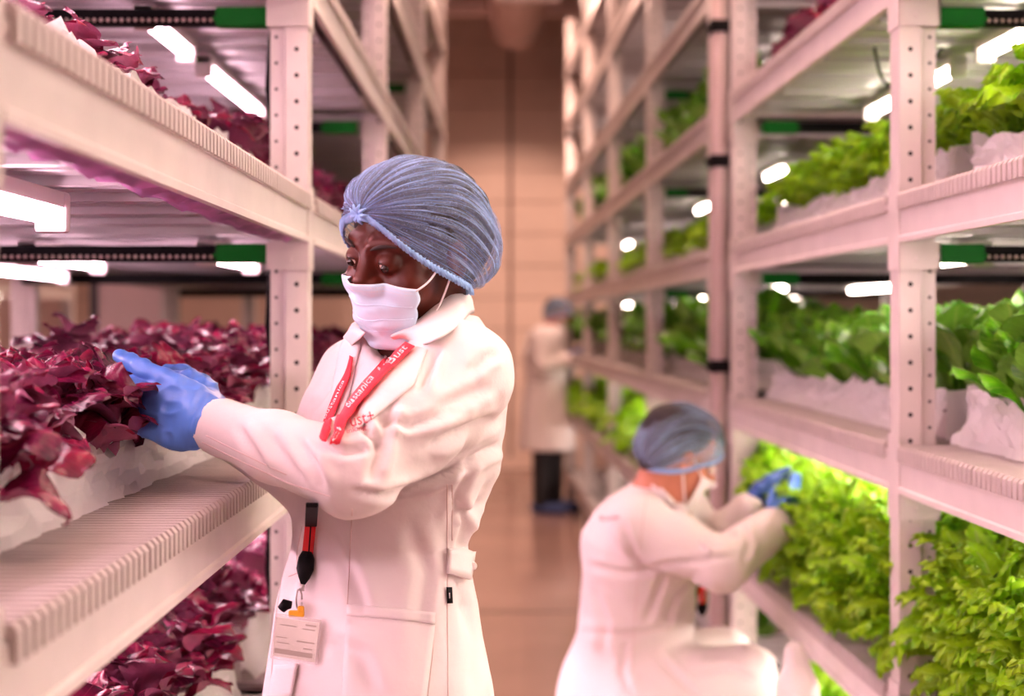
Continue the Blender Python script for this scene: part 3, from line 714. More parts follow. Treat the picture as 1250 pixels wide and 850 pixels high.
def cloth_mat(name, col, rough=0.75, trans=0.0):
    m = mat(name, col, rough, spec=0.25, bump=0.35, bscale=30, bdist=0.004, trans=trans, sheen=0.15)
    return m
M['coat'] = cloth_mat('white_coat_cotton', (0.84, 0.755, 0.74))
M['shirt'] = cloth_mat('white_shirt', (0.90, 0.80, 0.80))
M['skin'] = mat('dark_brown_skin', (0.075, 0.011, 0.005), 0.40, spec=0.28, var=0.12, vscale=30, bump=0.1, bscale=260, bdist=0.0006)
M['skin2'] = mat('light_skin', (0.55, 0.20, 0.12), 0.5, var=0.1, vscale=25)
M['hair'] = mat('black_hair', (0.018, 0.012, 0.014), 0.6, var=0.4, vscale=60, bump=1.0, bscale=120, bdist=0.004)
M['glove'] = mat('blue_nitrile', (0.10, 0.25, 0.72), 0.36, var=0.10, vscale=20, bump=0.3, bscale=45, bdist=0.0025)
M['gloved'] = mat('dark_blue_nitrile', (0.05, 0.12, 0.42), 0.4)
M['maskblue'] = mat('mask_fabric', (0.58, 0.78, 0.95), 0.7, bump=0.15, bscale=220, bdist=0.0006)
M['maskedge'] = mat('mask_edge', (0.85, 0.76, 0.76), 0.7)
M['eye'] = mat('eye_white', (0.62, 0.48, 0.42), 0.15); M['iris'] = mat('iris', (0.02, 0.008, 0.006), 0.08)
M['brow'] = mat('eyebrow', (0.02, 0.008, 0.006), 0.8)
M['red_strap'] = mat('red_ribbon', (0.78, 0.02, 0.045), 0.5, bump=0.3, bscale=400, bdist=0.0004)
M['redplastic'] = mat('red_plastic', (0.85, 0.01, 0.02), 0.35)
M['white'] = mat('white_print', (0.92, 0.82, 0.82), 0.6)
M['redprint'] = mat('red_print', (0.75, 0.03, 0.08), 0.6)
M['card'] = mat('badge_card', (0.85, 0.80, 0.70), 0.3)
M['cardink'] = mat('card_ink', (0.42, 0.36, 0.30), 0.5)
M['yellow'] = mat('yellow_plastic', (0.85, 0.42, 0.02), 0.4)
M['trousers'] = mat('black_trousers', (0.02, 0.018, 0.022), 0.8)
M['shoe'] = mat('blue_overshoe', (0.05, 0.09, 0.25), 0.5)
M['seam'] = mat('coat_stitching', (0.72, 0.55, 0.52), 0.8)
def clear_mat():
    m = bpy.data.materials.new('clear_badge_plastic'); m.use_nodes = True; N, L = nt(m); b = N['Principled BSDF']
    b.inputs['Base Color'].default_value = (.95, .9, .85, 1); b.inputs['Roughness'].default_value = .15
    t = N.new('ShaderNodeBsdfTransparent'); mx = N.new('ShaderNodeMixShader'); mx.inputs[0].default_value = .25
    L.new(t.outputs[0], mx.inputs[1]); L.new(b.outputs[0], mx.inputs[2]); L.new(mx.outputs[0], N['Material Output'].inputs[0]); return m
M['clear'] = clear_mat()
def net_mat(name, col, dens, lines=110):
    """thin pleated non-woven: lines along the pleats over a see-through ground"""
    m = bpy.data.materials.new(name); m.use_nodes = True; N, L = nt(m); b = N['Principled BSDF']
    b.inputs['Base Color'].default_value = (*col, 1); b.inputs['Roughness'].default_value = .6
    uv = N.new('ShaderNodeUVMap'); 
    mp = N.new('ShaderNodeMapping'); mp.inputs['Scale'].default_value = (lines, 2.2, 1); L.new(uv.outputs[0], mp.inputs[0])
    n1 = N.new('ShaderNodeTexNoise'); n1.inputs['Scale'].default_value = 1; n1.inputs['Detail'].default_value = 3; L.new(mp.outputs[0], n1.inputs['Vector'])
    r1 = N.new('ShaderNodeMapRange'); r1.inputs[1].default_value = .50; r1.inputs[2].default_value = .72; L.new(n1.outputs['Fac'], r1.inputs[0])
    mp2 = N.new('ShaderNodeMapping'); mp2.inputs['Scale'].default_value = (60, 240, 1); L.new(uv.outputs[0], mp2.inputs[0])
    n2 = N.new('ShaderNodeTexNoise'); n2.inputs['Scale'].default_value = 1; n2.inputs['Detail'].default_value = 2; L.new(mp2.outputs[0], n2.inputs['Vector'])
    r2 = N.new('ShaderNodeMapRange'); r2.inputs[1].default_value = .52; r2.inputs[2].default_value = .7; r2.inputs[4].default_value = .3; L.new(n2.outputs['Fac'], r2.inputs[0])
    ad = N.new('ShaderNodeMath'); ad.operation = 'ADD'; L.new(r1.outputs[0], ad.inputs[0]); L.new(r2.outputs[0], ad.inputs[1])
    ma = N.new('ShaderNodeMath'); ma.operation = 'MULTIPLY_ADD'; ma.inputs[1].default_value = 0.62; ma.inputs[2].default_value = dens; ma.use_clamp = True; L.new(ad.outputs[0], ma.inputs[0])
    t = N.new('ShaderNodeBsdfTransparent'); mx = N.new('ShaderNodeMixShader'); L.new(ma.outputs[0], mx.inputs[0]); L.new(t.outputs[0], mx.inputs[1]); L.new(b.outputs[0], mx.inputs[2])
    L.new(mx.outputs[0], N['Material Output'].inputs[0]); return m
M['net'] = net_mat('blue_hair_net', (0.34, 0.48, 0.80), 0.24, 170)
M['netband'] = mat('net_band', (0.30, 0.50, 0.85), 0.6)

class Frame:
    """head frame: l = the person's left, f = facing, u = up"""
    def __init__(s, c, yaw, pitch, roll=0.0, scale=1.0):
        y, p, r = map(math.radians, (yaw, pitch, roll)); s.c = Vector(c); s.k = scale
        f = Vector((-math.sin(y) * math.cos(p), -math.cos(y) * math.cos(p), -math.sin(p)))
        l = Vector((math.cos(y), -math.sin(y), 0)); u = l.cross(f) * -1 if l.cross(f).z < 0 else l.cross(f)
        R = Matrix.Rotation(r, 3, f); s.l, s.u, s.f = (R @ l), (R @ u), f
    def w(s, x, y, z): return s.c + (s.l * x + s.f * y + s.u * z) * s.k
    def loc(s, p): q = (Vector(p) - s.c) / s.k; return (q.dot(s.l), q.dot(s.f), q.dot(s.u))
    def coords(s, p):
        q = [(p[i] - float(s.c[i])) / s.k for i in range(3)]
        d = lambda a: q[0] * float(a[0]) + q[1] * float(a[1]) + q[2] * float(a[2])
        return (d(s.l), d(s.f), d(s.u))
def head_sdf(q, fine=True):
    x = np.abs(q[0]); qm = (x, q[1], q[2])
    d = ell(q, (0, -.018, .032), (.073, .092, .080))
    d = su(d, ell(q, (0, .022, -.045), (.058, .066, .074)), .03)
    d = su(d, ell(q, (0, .052, -.098), (.030, .030, .022)), .025)                  # chin
    if fine:
        d = su(d, ell(qm, (.044, .052, -.036), (.026, .028, .028)), .018)              # cheeks
        d = su(d, cap(qm, (.012, .083, .022), (.046, .066, .022), .007, .006), .022)   # brow
        d = ss(d, ell(qm, (.033, .100, .000), (.020, .018, .012)), .016)               # sockets
        d = su(d, sph(qm, (.032, .0745, -.001), .0152), .006)                            # lids
        d = ss(d, ell(qm, (.032, .093, -.0045), (.0135, .012, .0036)), .002)           # slit between the lids
        d = su(d, cap(q, (0, .082, .006), (0, .096, -.024), .009, .0140), .016)        # nose
        d = su(d, ell(qm, (.0155, .089, -.031), (.0105, .013, .0095)), .006)            # nostril wings
        d = ss(d, ell(qm, (.0085, .096, -.041), (.005, .007, .004)), .003)
        d = su(d, ell(q, (0, .085, -.066), (.024, .014, .008)), .008); d = su(d, ell(q, (0, .083, -.077), (.021, .013, .008)), .006)
        d = ss(d, ell(q, (0, .096, -.0715), (.022, .008, .0016)), .003)
    else:
        d = su(d, cap(q, (0, .088, .010), (0, .104, -.030), .009, .0125), .014)
        d = ss(d, ell(qm, (.032, .100, .000), (.019, .018, .011)), .012)
    ear = ell(qm, (.077, -.008, -.012), (.009, .018, .031)); ear = ss(ear, ell(qm, (.088, -.004, -.010), (.008, .010, .019)), .006)
    return su(d, ear, .006)

RIM = [(0, .088, .066), (.034, .086, .050), (.056, .069, .023), (.070, .041, -.006), (.079, .012, -.030), (.079, -.018, -.052), (.055, -.048, -.070), (.0, -.064, -.080)]
CRN = [(.088, .068), (.078, .092), (.042, .112), (-.010, .118), (-.058, .107), (-.092, .073), (-.108, .024), (-.106, -.028), (-.088, -.066), (-.064, -.080)]
def cmr(L, t):
    n = len(L) - 1; x = min(max(t, 0), 1) * n; i = min(int(x), n - 1); f = x - i; p = [np.array(L[min(max(i + k, 0), n)], float) for k in (-1, 0, 1, 2)]
    return 0.5 * (2 * p[1] + (p[2] - p[0]) * f + (2 * p[0] - 5 * p[1] + 4 * p[2] - p[3]) * f * f + (3 * p[1] - p[0] - 3 * p[2] + p[3]) * f ** 3)
def hairnet(parent, fr, rim=RIM, crn=CRN, m='net', nu=170, nv=52, pleat=.0035, band=True, bulge=.8):
    """bouffant net: pleats run from the knot at the forehead over the crown to the nape; the rim hugs temple and ear"""
    rows = []; UV = []
    for j in range(nv):
        t = j / (nv - 1); R = cmr(rim, t); T = cmr(crn, t); row = []
        for i in range(nu + 1):
            ph = PI * i / nu; s = math.sin(ph); c = math.cos(ph); env = math.sin(PI * t) ** .5 * min(1, s * 4)
            x = R[0] * c * (1 + bulge * s); y = R[1] + (T[0] - R[1]) * s; z = R[2] + (T[1] - R[2]) * s
            pl = pleat * env * (math.sin(i * 1.9 + 2 * math.sin(t * 9)) * .8 + .7 * math.sin(i * .83 + 1.3 + 2 * t)) + .006 * env * mnoise.noise(Vector((i * .10, t * 5, 2)))
            k = 1 + pl / .1; row.append(fr.w(x * k, -.02 + (y + .02) * k, .02 + (z - .02) * k)); UV.append((i / nu, t))
        rows.append(row)
    mb = MB(); mb.grid(rows); o = mb.build('hair_net', M[m], parent, smooth=True)
    uvl = o.data.uv_layers.new(); vi = np.empty(len(o.data.loops), 'i'); o.data.loops.foreach_get('vertex_index', vi); uvl.data.foreach_set('uv', np.array(UV, 'f')[vi].ravel())
    for e in (1, -1) if band else ():
        mb = MB(); G = []; n = 120
        for q in range(n + 1):
            R = cmr(rim, q / n); w1 = .0016 * math.sin(q * 2.4); w2 = .0035 * math.sin(q * 2.4 + 1); tn = min(1, 6 * math.sin(PI * q / n))
            out = .003 + .001 * tn
            G.append([fr.w(e * (R[0] + out), R[1] + w1 + .002, R[2] + .006 * tn), fr.w(e * (R[0] + out + .002 + w1), R[1] + .001, R[2] - .001), fr.w(e * (R[0] + out + w2 * .6), R[1] + w2 * .5 - .002, R[2] - .0075 - .0012 * math.sin(q * 2.4))])
        mb.grid(G); b = mb.build('elastic_band', M['netband'], o, smooth=True); s_ = b.modifiers.new('s', 'SOLIDIFY'); s_.thickness = .002; s_.offset = 0
    mb = MB(); kp = Vector(rows[0][0])
    for q in range(9):
        a = q * .7; mb.tube([kp, kp + (fr.l * math.cos(a) * .010 + fr.u * math.sin(a) * .009 + fr.f * .005) * fr.k, kp + (fr.l * math.cos(a) * .019 + fr.u * math.sin(a) * .014 + fr.f * .001) * fr.k], [.003, .0026, .0012], 6)
    mb.build('gathered_knot', M['netband'], o, smooth=True)
    return o

def flat_text(body, A, B, h, m, parent, name, toward, off):
    cu = bpy.data.curves.new(name, 'FONT'); cu.body = body; cu.resolution_u = 3; cu.extrude = 0.0
    ob = bpy.data.objects.new('tmp_text', cu); COL.objects.link(ob); bpy.context.view_layer.update()
    me = bpy.data.meshes.new_from_object(ob); bpy.data.objects.remove(ob); v = verts(me); w = v[:, 0].max() - v[:, 0].min()
    ex = (B - A); L = ex.length; ex.normalize(); n = (toward - A).normalized(); ey = n.cross(ex).normalized(); ey = ey if ey.z > 0 else -ey; n = ex.cross(ey)
    setv(me, np.array([tuple(A + ex * ((q[0] - v[:, 0].min()) / w * L) + ey * float(q[1]) * h + n * (off if n.dot(toward - A) > 0 else -off)) for q in v])); me.materials.clear(); me.materials.append(m)
    return link(name, me, parent)
class Drape:
    """lays strips and patches on a cloth surface along the aisle view and keeps them just proud of it"""
    def __init__(s, obs):
        V = []; Fc = []
        for me in obs:
            b = len(V); V += [tuple(c) for c in verts(me).tolist()]; a = np.empty(len(me.polygons) * 4, 'i'); me.polygons.foreach_get('vertices', a); Fc += (a.reshape(-1, 4) + b).tolist()
        s.t = BVHTree.FromPolygons(V, Fc)
    def hit(s, px, py, off):
        o = Vector((0, 0, 1.5)); d = (P(px, py, 1.0) - o).normalized(); h = s.t.ray_cast(o, d)
        if h[0] is None:
            h = s.t.find_nearest(P(px, py, 1.95))
            return h[0] + h[1] * off
        n = h[1] if h[1].dot(d) < 0 else -h[1]
        return h[0] + (n * .5 - d * .5).normalized() * off
    def patch(s, poly4, nu, nv, off, name, m, parent, th=0.0015, edge=None):
        """poly4: four image-side polylines as corner quads: list of rows (each row a list of (px,py))"""
        rows = []
        for j in range(nv):
            tj = j / (nv - 1) * (len(poly4) - 1); a = min(int(tj), len(poly4) - 2); fj = tj - a; row = []
            for i in range(nu):
                ti = i / (nu - 1) * (len(poly4[0]) - 1); b = min(int(ti), len(poly4[0]) - 2); fi = ti - b
                lerp = lambda p, q, t: (p[0] + (q[0] - p[0]) * t, p[1] + (q[1] - p[1]) * t)
                pt = lerp(lerp(poly4[a][b], poly4[a][b + 1], fi), lerp(poly4[a + 1][b], poly4[a + 1][b + 1], fi), fj)
                row.append(s.hit(*pt, off))
            rows.append(row)
        mb = MB(); mb.grid(rows); o = mb.build(name, m, parent, smooth=True)
        q = o.modifiers.new('s', 'SOLIDIFY'); q.thickness = th; q.offset = 0
        return o
    def line(s, pts, r, name, m, parent, off=0.0, n=None, steps=8):
        L = []
        for a, b in zip(pts[:-1], pts[1:]):
            for k in range(steps): t = k / steps; L.append(s.hit(a[0] + (b[0] - a[0]) * t, a[1] + (b[1] - a[1]) * t, off))
        L.append(s.hit(*pts[-1], off)); mb = MB(); mb.tube(L, r, n or 6); return mb.build(name, m, parent, smooth=True)
    def text(s, body, p0, p1, size, m, parent, name='lettering', off=0.003, font_ext=0.0003):
        """lettering laid along an image-side line, each vertex dropped onto the cloth"""
        cu = bpy.data.curves.new(name, 'FONT'); cu.body = body; cu.size = 1; cu.align_x = 'LEFT'; cu.resolution_u = 3; cu.fill_mode = 'FRONT'
        ob = bpy.data.objects.new('tmp_text', cu); COL.objects.link(ob); bpy.context.view_layer.update()
        me = bpy.data.meshes.new_from_object(ob); bpy.data.objects.remove(ob)
        v = verts(me); w = v[:, 0].max() - v[:, 0].min(); ex = np.array(p1, float) - np.array(p0, float); Lp = np.hypot(*ex); ex /= Lp; ey = np.array([ex[1], -ex[0]])
        out = []
        for q in v:
            u = (q[0] - v[:, 0].min()) / w * Lp; pt = np.array(p0) + ex * u + ey * q[1] * size
            out.append(s.hit(pt[0], pt[1], off))
        setv(me, np.array([tuple(x) for x in out])); me.materials.clear(); me.materials.append(m)
        return link(name, me, parent)

def glove(parent, Wp, Tip, upv, outv, name='glove', m='glove', scale=1.0, h=0.0022, curl=0.5, cuff=None, thumb_up=True, wr=.030, seed=0, thumb=None):
    """gloved hand: palm, four unequal curled fingers, thumb, crumpled cuff; upv = side of the index finger, outv = back of hand"""
    Wp = Vector(Wp); d = (Vector(Tip) - Wp).normalized(); up = (Vector(upv) - d * d.dot(Vector(upv))).normalized(); ou = d.cross(up); ou = ou if ou.dot(Vector(outv)) > 0 else -ou
    k = scale; w = lambda a, b, c: Wp + (d * a + up * b + ou * c) * k
    FR = [(0.088, .033, .073, .0100), (.093, .011, .082, .0102), (.089, -.011, .075, .0098), (.081, -.031, .060, .0088)]
    fing = []
    for fi, (a, b, L, r) in enumerate(FR):
        c0 = curl * (0.55 + .25 * fi); pts = [w(a - .02, b, .004)]; cur = Vector((a, b, .002)); ang = 0.10; pts.append(w(*cur))
        for seg, fl in enumerate((.46, .30, .24)):
            ang += c0 * (.55, .75, .55)[seg]; cur = cur + Vector((math.cos(ang) * L * fl, (b * .25) * fl * (1 - curl), -math.sin(ang) * L * fl)); pts.append(w(*cur))
        fing.append((pts, [r * 1.1 * k, r * 1.1 * k, r * k, r * .93 * k, r * .82 * k]))
    th = [w(*q) for q in (thumb or [(.018, .024, -.004), (.045, .048, -.016), (.075, .056, -.026), (.098, .052, -.034)])]
    wr_b = cuff if cuff is not None else (Wp - d * .045 * k)
    def fn(p):
        q = [p[0] + 0 * p[1] + 0 * p[2], p[1] + 0 * p[0] + 0 * p[2], p[2] + 0 * p[0] + 0 * p[1]]
        qx = [(q[0] - Wp.x), (q[1] - Wp.y), (q[2] - Wp.z)]; D = lambda a: (qx[0] * a.x + qx[1] * a.y + qx[2] * a.z) / k
        lp = (D(d), D(up), D(ou))
        dd = ell(lp, (.055, .0, .0), (.052, .044, .019)) * k
        dd = su(dd, cap(p, wr_b, w(.03, 0, 0), wr * 1.02 * k, .027 * k), .015 * k)
        for pts, rs in fing: dd = su(dd, chain(p, pts, rs, .004 * k), .007 * k)
        dd = su(dd, chain(p, th, [.016 * k, .0145 * k, .012 * k, .0095 * k], .008 * k), .010 * k)
        return dd
    allp = [q for f_, _ in fing for q in f_] + th + [Wp, wr_b]
    lo = [min(q[i] for q in allp) - .045 * k for i in range(3)]; hi = [max(q[i] for q in allp) + .045 * k for i in range(3)]
    me = surf_net(fn, axis(lo[0], hi[0], h), axis(lo[1], hi[1], h), axis(lo[2], hi[2], h), name, M[m])
    v = verts(me); n = norms(me); t = (v - np.array(Wp)) @ np.array(d) / k; rr = 1 - np.abs(vn(v * (1, 1, 1.4), 42 / k, seed)); 
    ringf = np.exp(-((t + .005) / .035) ** 2); rg = np.sin(t * 420 + 3 * vn(v, 25 / k, 4))
    setv(me, v + n * (.0024 * k * (rr ** 3 - .3) + .0032 * k * ringf * rg * np.abs(vn(v, 18 / k, 7)))[:, None])
    return link(name, me, parent)

# ------------------------------------------------------------------ the standing person
wm = empty('person', (-0.17, 2.0, 0), label='person in a white lab coat, blue hair net, mask and red lanyard tending red lettuce', cat='person')
WO = Vector((-0.17, 2.0, 0))
def own(o, root_loc): o.location = -root_loc; return o
def rebase(root, loc):                     # children were made in world coordinates
    for c in root.children:
        c.location = c.location - loc
HF = Frame(P(503, 299, 1.91), 44, 17, -10, 0.97)
HF.roll = 0
NB = Vector((-0.128, 2.0, 1.50))            # base of the neck
SL = P(560, 455, 1.86); SR = Vector((-0.232, 2.12, 1.425))
EL = P(432, 578, 1.73); WL = P(268, 522, 1.90); TL = P(118, 468, 1.94)
ER = P(374, 580, 2.02); WR = P(272, 520, 2.10)
nbl = HF.loc(NB)
hip = [Vector((-.10, 1.93, .93)), Vector((-.26, 2.06, .93))]; knee = [Vector((-.11, 1.93, .50)), Vector((-.28, 2.05, .50))]; ank = [Vector((-.10, 1.96, .09)), Vector((-.27, 2.08, .09))]
def wbody(p):
    q = HF.coords(p); d = head_sdf(q) * HF.k
    neck = cap(p, HF.w(0, -.03, -.06), NB + Vector((0, .0, -.04)), .050, .058); d = su(d, neck, .02)
    tk = [(1.46, -.14, 2.0, .13, .06), (1.38, -.155, 2.0, .15, .085), (1.2, -.19, 2.0, .12, .085), (.95, -.19, 2.0, .15, .11), (.85, -.19, 2.0, .14, .10)]
    d = su(d, loft(p, tk, math.radians(-50), .88, 1.46), .03)
    for S, E, W_ in ((SL, EL, WL), (SR, ER, WR)): d = su(d, chain(p, [S, E, W_], [.042, .034, .022], .01), .03)
    for a, b, c in zip(hip, knee, ank): d = su(d, chain(p, [a, b, c], [.075, .05, .036], .02), .03)
    return d
hc = HF.c
me = surf_net(wbody, axis(-.48, .06, .016, (hc.x - .115, hc.x + .115), .0026), axis(1.66, 2.3, .016, (hc.y - .125, hc.y + .125), .0026), axis(.04, 1.68, .02, (hc.z - .15, hc.z + .12), .0026), 'body', M['skin'])
own(link('body', me, wm), WO)
# eyes
for s in (-1, 1):
    mb = MB(); mb.sphere(tuple(HF.w(s * .032, .0755, -.002)), .0126 * HF.k, 20, 14); own(mb.build('eyeball', M['eye'], wm, smooth=True), WO)
    ey = wm.children[-1]
    c = HF.w(s * .0335 + .0015 , .0755 + .0095, -.0055); mb = MB(); mb.sphere(tuple(c), .0062 * HF.k, 14, 10)
    o = mb.build('iris', M['iris'], None, smooth=True); o.parent = [x for x in wm.children if x.name.startswith('eyeball')][-1]
    pts = [HF.w(s * (.016 + .034 * t), .0935 - .016 * t * t - .003, .0185 + .006 * math.sin(PI * t * .8)) for t in [i / 8 for i in range(9)]]
    mb = MB(); mb.tube(pts, [.0012, .0022, .0026, .0027, .0026, .0023, .0019, .0015, .0008], 6); own(mb.build('eyebrow', M['brow'], wm, smooth=True), WO)
    pts = [HF.w(s * (.0205 + .023 * t), .0905 - .008 * (2 * t - 1) ** 2 - .003 * t, -.0005 + .002 * math.sin(PI * t)) for t in [i / 8 for i in range(9)]]
    mb = MB(); mb.tube(pts, [.0006, .0009, .0011, .0012, .0012, .0012, .0012, .0011, .0008], 6); own(mb.build('eyelashes', M['brow'], wm, smooth=True), WO)
# hair under the net and at the nape
def whair(p):
    q = HF.coords(p); d = ell(q, (0, -.022, .036), (.086, .096, .080)) * HF.k
    d = su(d, ell(q, (0, -.075, .0), (.075, .045, .062)) * HF.k, .03)
    d = su(d, ell(q, (0, -.055, -.04), (.058, .045, .045)) * HF.k, .02)
    return d
me = surf_net(whair, axis(hc.x - .14, hc.x + .18, .005), axis(hc.y - .14, hc.y + .2, .005), axis(hc.z - .12, hc.z + .15, .005), 'hair', M['hair'])
v = verts(me); n = norms(me); setv(me, v + n * (.003 * vn(v, 90, 2))[:, None]); own(link('hair', me, wm), WO)
own(hairnet(wm, HF), WO)
# mask
def mask_pt(a, v, off=0.0):
    z = -.024 - .104 * v; bulge = math.sin(PI * min(1, v * 1.1 + .05))
    nose = .015 * math.exp(-(a / .28) ** 2) * max(0, 1 - v * 2.2)
    ry = .060 + .008 * bulge - .020 * max(0, v - .6) ; rx = .066 - .012 * v * v
    y = .030 + ry * math.cos(a) ** .9 + nose + off; x = (rx + off * .5) * math.sin(a) * 1.03
    zz = z - .018 * (1 - math.cos(a)) * (1 - 1.7 * v) + .0022 * math.sin(v * 21) * math.exp(-(a / .9) ** 2)
    y += .0016 * math.sin(v * 21 + 1.2) + .0014 * math.sin(a * 7 + v * 9)
    for _ in range(3):
        dd = float(head_sdf((np.array([x], f32), np.array([y], f32), np.array([zz], f32)))[0]); g = .0045 + off - dd
        if g > 0: x += g * math.sin(a); y += g * math.cos(a)
    return HF.w(x, y, zz)
AM = math.radians(66)
rows = [[mask_pt(-AM + 2 * AM * i / 40, j / 26) for i in range(41)] for j in range(27)]
mb = MB(); mb.grid(rows); mo = own(mb.build('face_mask', M['maskblue'], wm, smooth=True), WO); q = mo.modifiers.new('s', 'SOLIDIFY'); q.thickness = .0018
def kid(o, par): o.parent = par; return o
for v0, v1, nm, mm in ((-.005, .018, 'top_band', 'maskedge'), (.975, 1.0, 'bottom_band', 'maskedge')):
    mb = MB(); mb.grid([[mask_pt(-AM + 2 * AM * i / 40, v0 + (v1 - v0) * j, .0012) for i in range(41)] for j in (0, 1)])
    o = kid(mb.build(nm, M[mm], None, smooth=True), mo); q = o.modifiers.new('s', 'SOLIDIFY'); q.thickness = .001; q.offset = 1
for k in range(3):                                          # pleats
    mb = MB(); mb.tube([mask_pt(-AM * .93 + 2 * AM * .93 * i / 30, .30 + .2 * k + .01 * math.sin(i * .5), .0016) for i in range(31)], .0011, 6); kid(mb.build('pleat', M['maskblue'], None, smooth=True), mo)
for k in range(2):                                          # dotted stitching of the upper edge
    mb = MB()
    for i in range(60):
        p = mask_pt(-AM * .95 + 2 * AM * .95 * i / 59, .06 + .05 * k, .0014); mb.sphere(tuple(p), .0006, 5, 3)
    tag(kid(mb.build('stitching', M['seam'], None), mo), kind='stuff')
for s in (1, -1):
    for v, e in ((.03, (.072 * s, .022, -.014)), (.90, (.073 * s, .004, -.036))):
        p0 = mask_pt(AM * s * .97, v, .001); p1 = HF.w(*e); pm = (p0 + p1) / 2 + HF.l * s * .008 + HF.u * (-.004 if v < .5 else -.008)
        pts = [p0.lerp(pm, t).lerp(pm.lerp(p1, t), t) for t in [i / 10 for i in range(11)]]
        mb = MB(); mb.tube(pts, .0014, 8); kid(mb.build('ear_loop', M['white'], None, smooth=True), mo)
# ---- coat
dl_ = (WL - EL).normalized()
def cuff_ring(Wq, dq, r):
    a = dq.orthogonal().normalized(); b = dq.cross(a); mb = MB()
    mb.tube([Wq + (a * math.cos(t) + b * math.sin(t)) * r * (1 + .04 * math.sin(3 * t)) for t in [2 * PI * i / 36 for i in range(37)]], .0042, 8, caps=False)
    return own(mb.build('cuff_hem', M['coat'], wm, smooth=True), WO)
cuff_ring(WL + dl_ * .004, dl_, .0335)
TK = [(1.515, -.122, 1.995, .075, .068), (1.485, -.13, 2.0, .125, .080), (1.455, -.135, 2.0, .155, .095), (1.40, -.15, 2.0, .175, .115), (1.30, -.165, 2.0, .178, .122), (1.20, -.188, 2.0, .152, .106),
      (1.10, -.19, 2.0, .170, .125), (.976, -.188, 2.0, .192, .146), (.75, -.188, 2.0, .215, .172), (.52, -.188, 2.0, .225, .185)]
BY = math.radians(-50)
def coat_t(p):
    d = loft(p, TK, BY, .52, 1.51)
    d = su(d, cap(p, NB + Vector((.0, -.0, -.045)), SL + Vector((-.005, 0, .0)), .050, .060), .045)
    d = su(d, cap(p, NB + Vector((-.02, 0, -.045)), SR, .045, .040), .045)
    return d
def coat_full(p):
    d = coat_t(p)
    d = su(d, chain(p, [SL, SL.lerp(EL, .5), EL, EL.lerp(WL, .55), WL + (WL - EL).normalized() * .012], [.068, .064, .051, .041, .038], .02), .022)
    d = su(d, chain(p, [SR, ER, WR], [.048, .048, .040], .02), .022)
    dl = (WL - EL).normalized(); pl = (p[0] - WL.x) * dl.x + (p[1] - WL.y) * dl.y + (p[2] - WL.z) * dl.z - .008
    near = sph(p, WL, .09); d = np.where(near < 0, np.maximum(d, pl), d)
    cuff = cap(p, WL, WL + (WL - EL).normalized() * .06, .028, .028)      # open cuff
    d = ss(d, cuff, .003)
    cuff = cap(p, WR + (ER - WR).normalized() * .02, WR + (WR - ER).normalized() * .06, .033, .034)
    d = ss(d, cuff, .003)
    # open neck
    d = ss(d, cap(p, NB + Vector((-.004, -.006, -.02)), HF.w(0, .01, -.07), .050, .066), .006); d = ss(d, cap(p, NB + Vector((-.03, -.035, -.02)), HF.w(0, .05, -.10), .034, .052), .006)
    return d
me = surf_net(coat_full, axis(-.56, .10, .0045), axis(1.60, 2.30, .0048), axis(.50, 1.60, .0048), 'lab_coat', M['coat'])
ST = [([(560, 500), (500, 520), (455, 512)], 6, .0045), ([(610, 508), (560, 528), (520, 548)], 7, .005), ([(618, 540), (585, 556), (545, 575), (500, 596)], 6, .005),
      ([(600, 470), (560, 488), (528, 500)], 7, .0035), ([(480, 492), (470, 520), (462, 556), (452, 590)], 7, .005), ([(440, 505), (448, 530), (466, 548)], 5, .0045),
      ([(395, 545), (420, 552), (452, 548)], 5, .004), ([(365, 540), (385, 566), (398, 600)], 6, .0035), ([(330, 530), (350, 560), (372, 590)], 7, .003), ([(290, 520), (310, 548), (330, 580)], 6, .0025),
      ([(430, 600), (470, 604), (520, 588), (560, 570)], 5, .004), ([(610, 430), (590, 440), (572, 458)], 6, .003), ([(555, 600), (566, 640), (556, 676)], 5, .003),
      ([(600, 585), (580, 622), (560, 640)], 6, .004), ([(590, 610), (565, 625), (552, 630)], 5, .003), ([(575, 560), (560, 600), (548, 640)], 5, .003),
      ([(400, 640), (430, 700), (450, 760)], 9, .003), ([(350, 640), (356, 700), (346, 780)], 8, .003), ([(500, 640), (520, 700), (510, 780)], 10, .0025),
      ([(560, 720), (580, 780), (578, 850)], 9, .003), ([(420, 430), (400, 470), (372, 510)], 7, .003), ([(535, 425), (525, 450), (512, 480)], 5, .0035), ([(400, 780), (440, 800), (460, 850)], 10, .003)]
creases(me, [(a, b, c * 2.2) for a, b, c in ST], .0034, 13)
coatm = me; coat = own(link('lab_coat', me, wm), WO)
DR = Drape([me])
# shirt front in the V of the coat, sits just proud of the chest
sh = DR.patch([[(444, 398), (470, 402), (500, 408)], [(436, 440), (456, 440), (474, 440)], [(428, 480), (440, 480), (448, 480)]], 14, 18, .0015, 'shirt_front', M['shirt'], wm, .001); own(sh, WO)
for pl in ([[(452, 412), (470, 440)], [(470, 404), (478, 430)], [(488, 404), (490, 414)]],):
    own(DR.patch(pl, 8, 8, .005, 'shirt_collar', M['shirt'], wm, .002), WO)
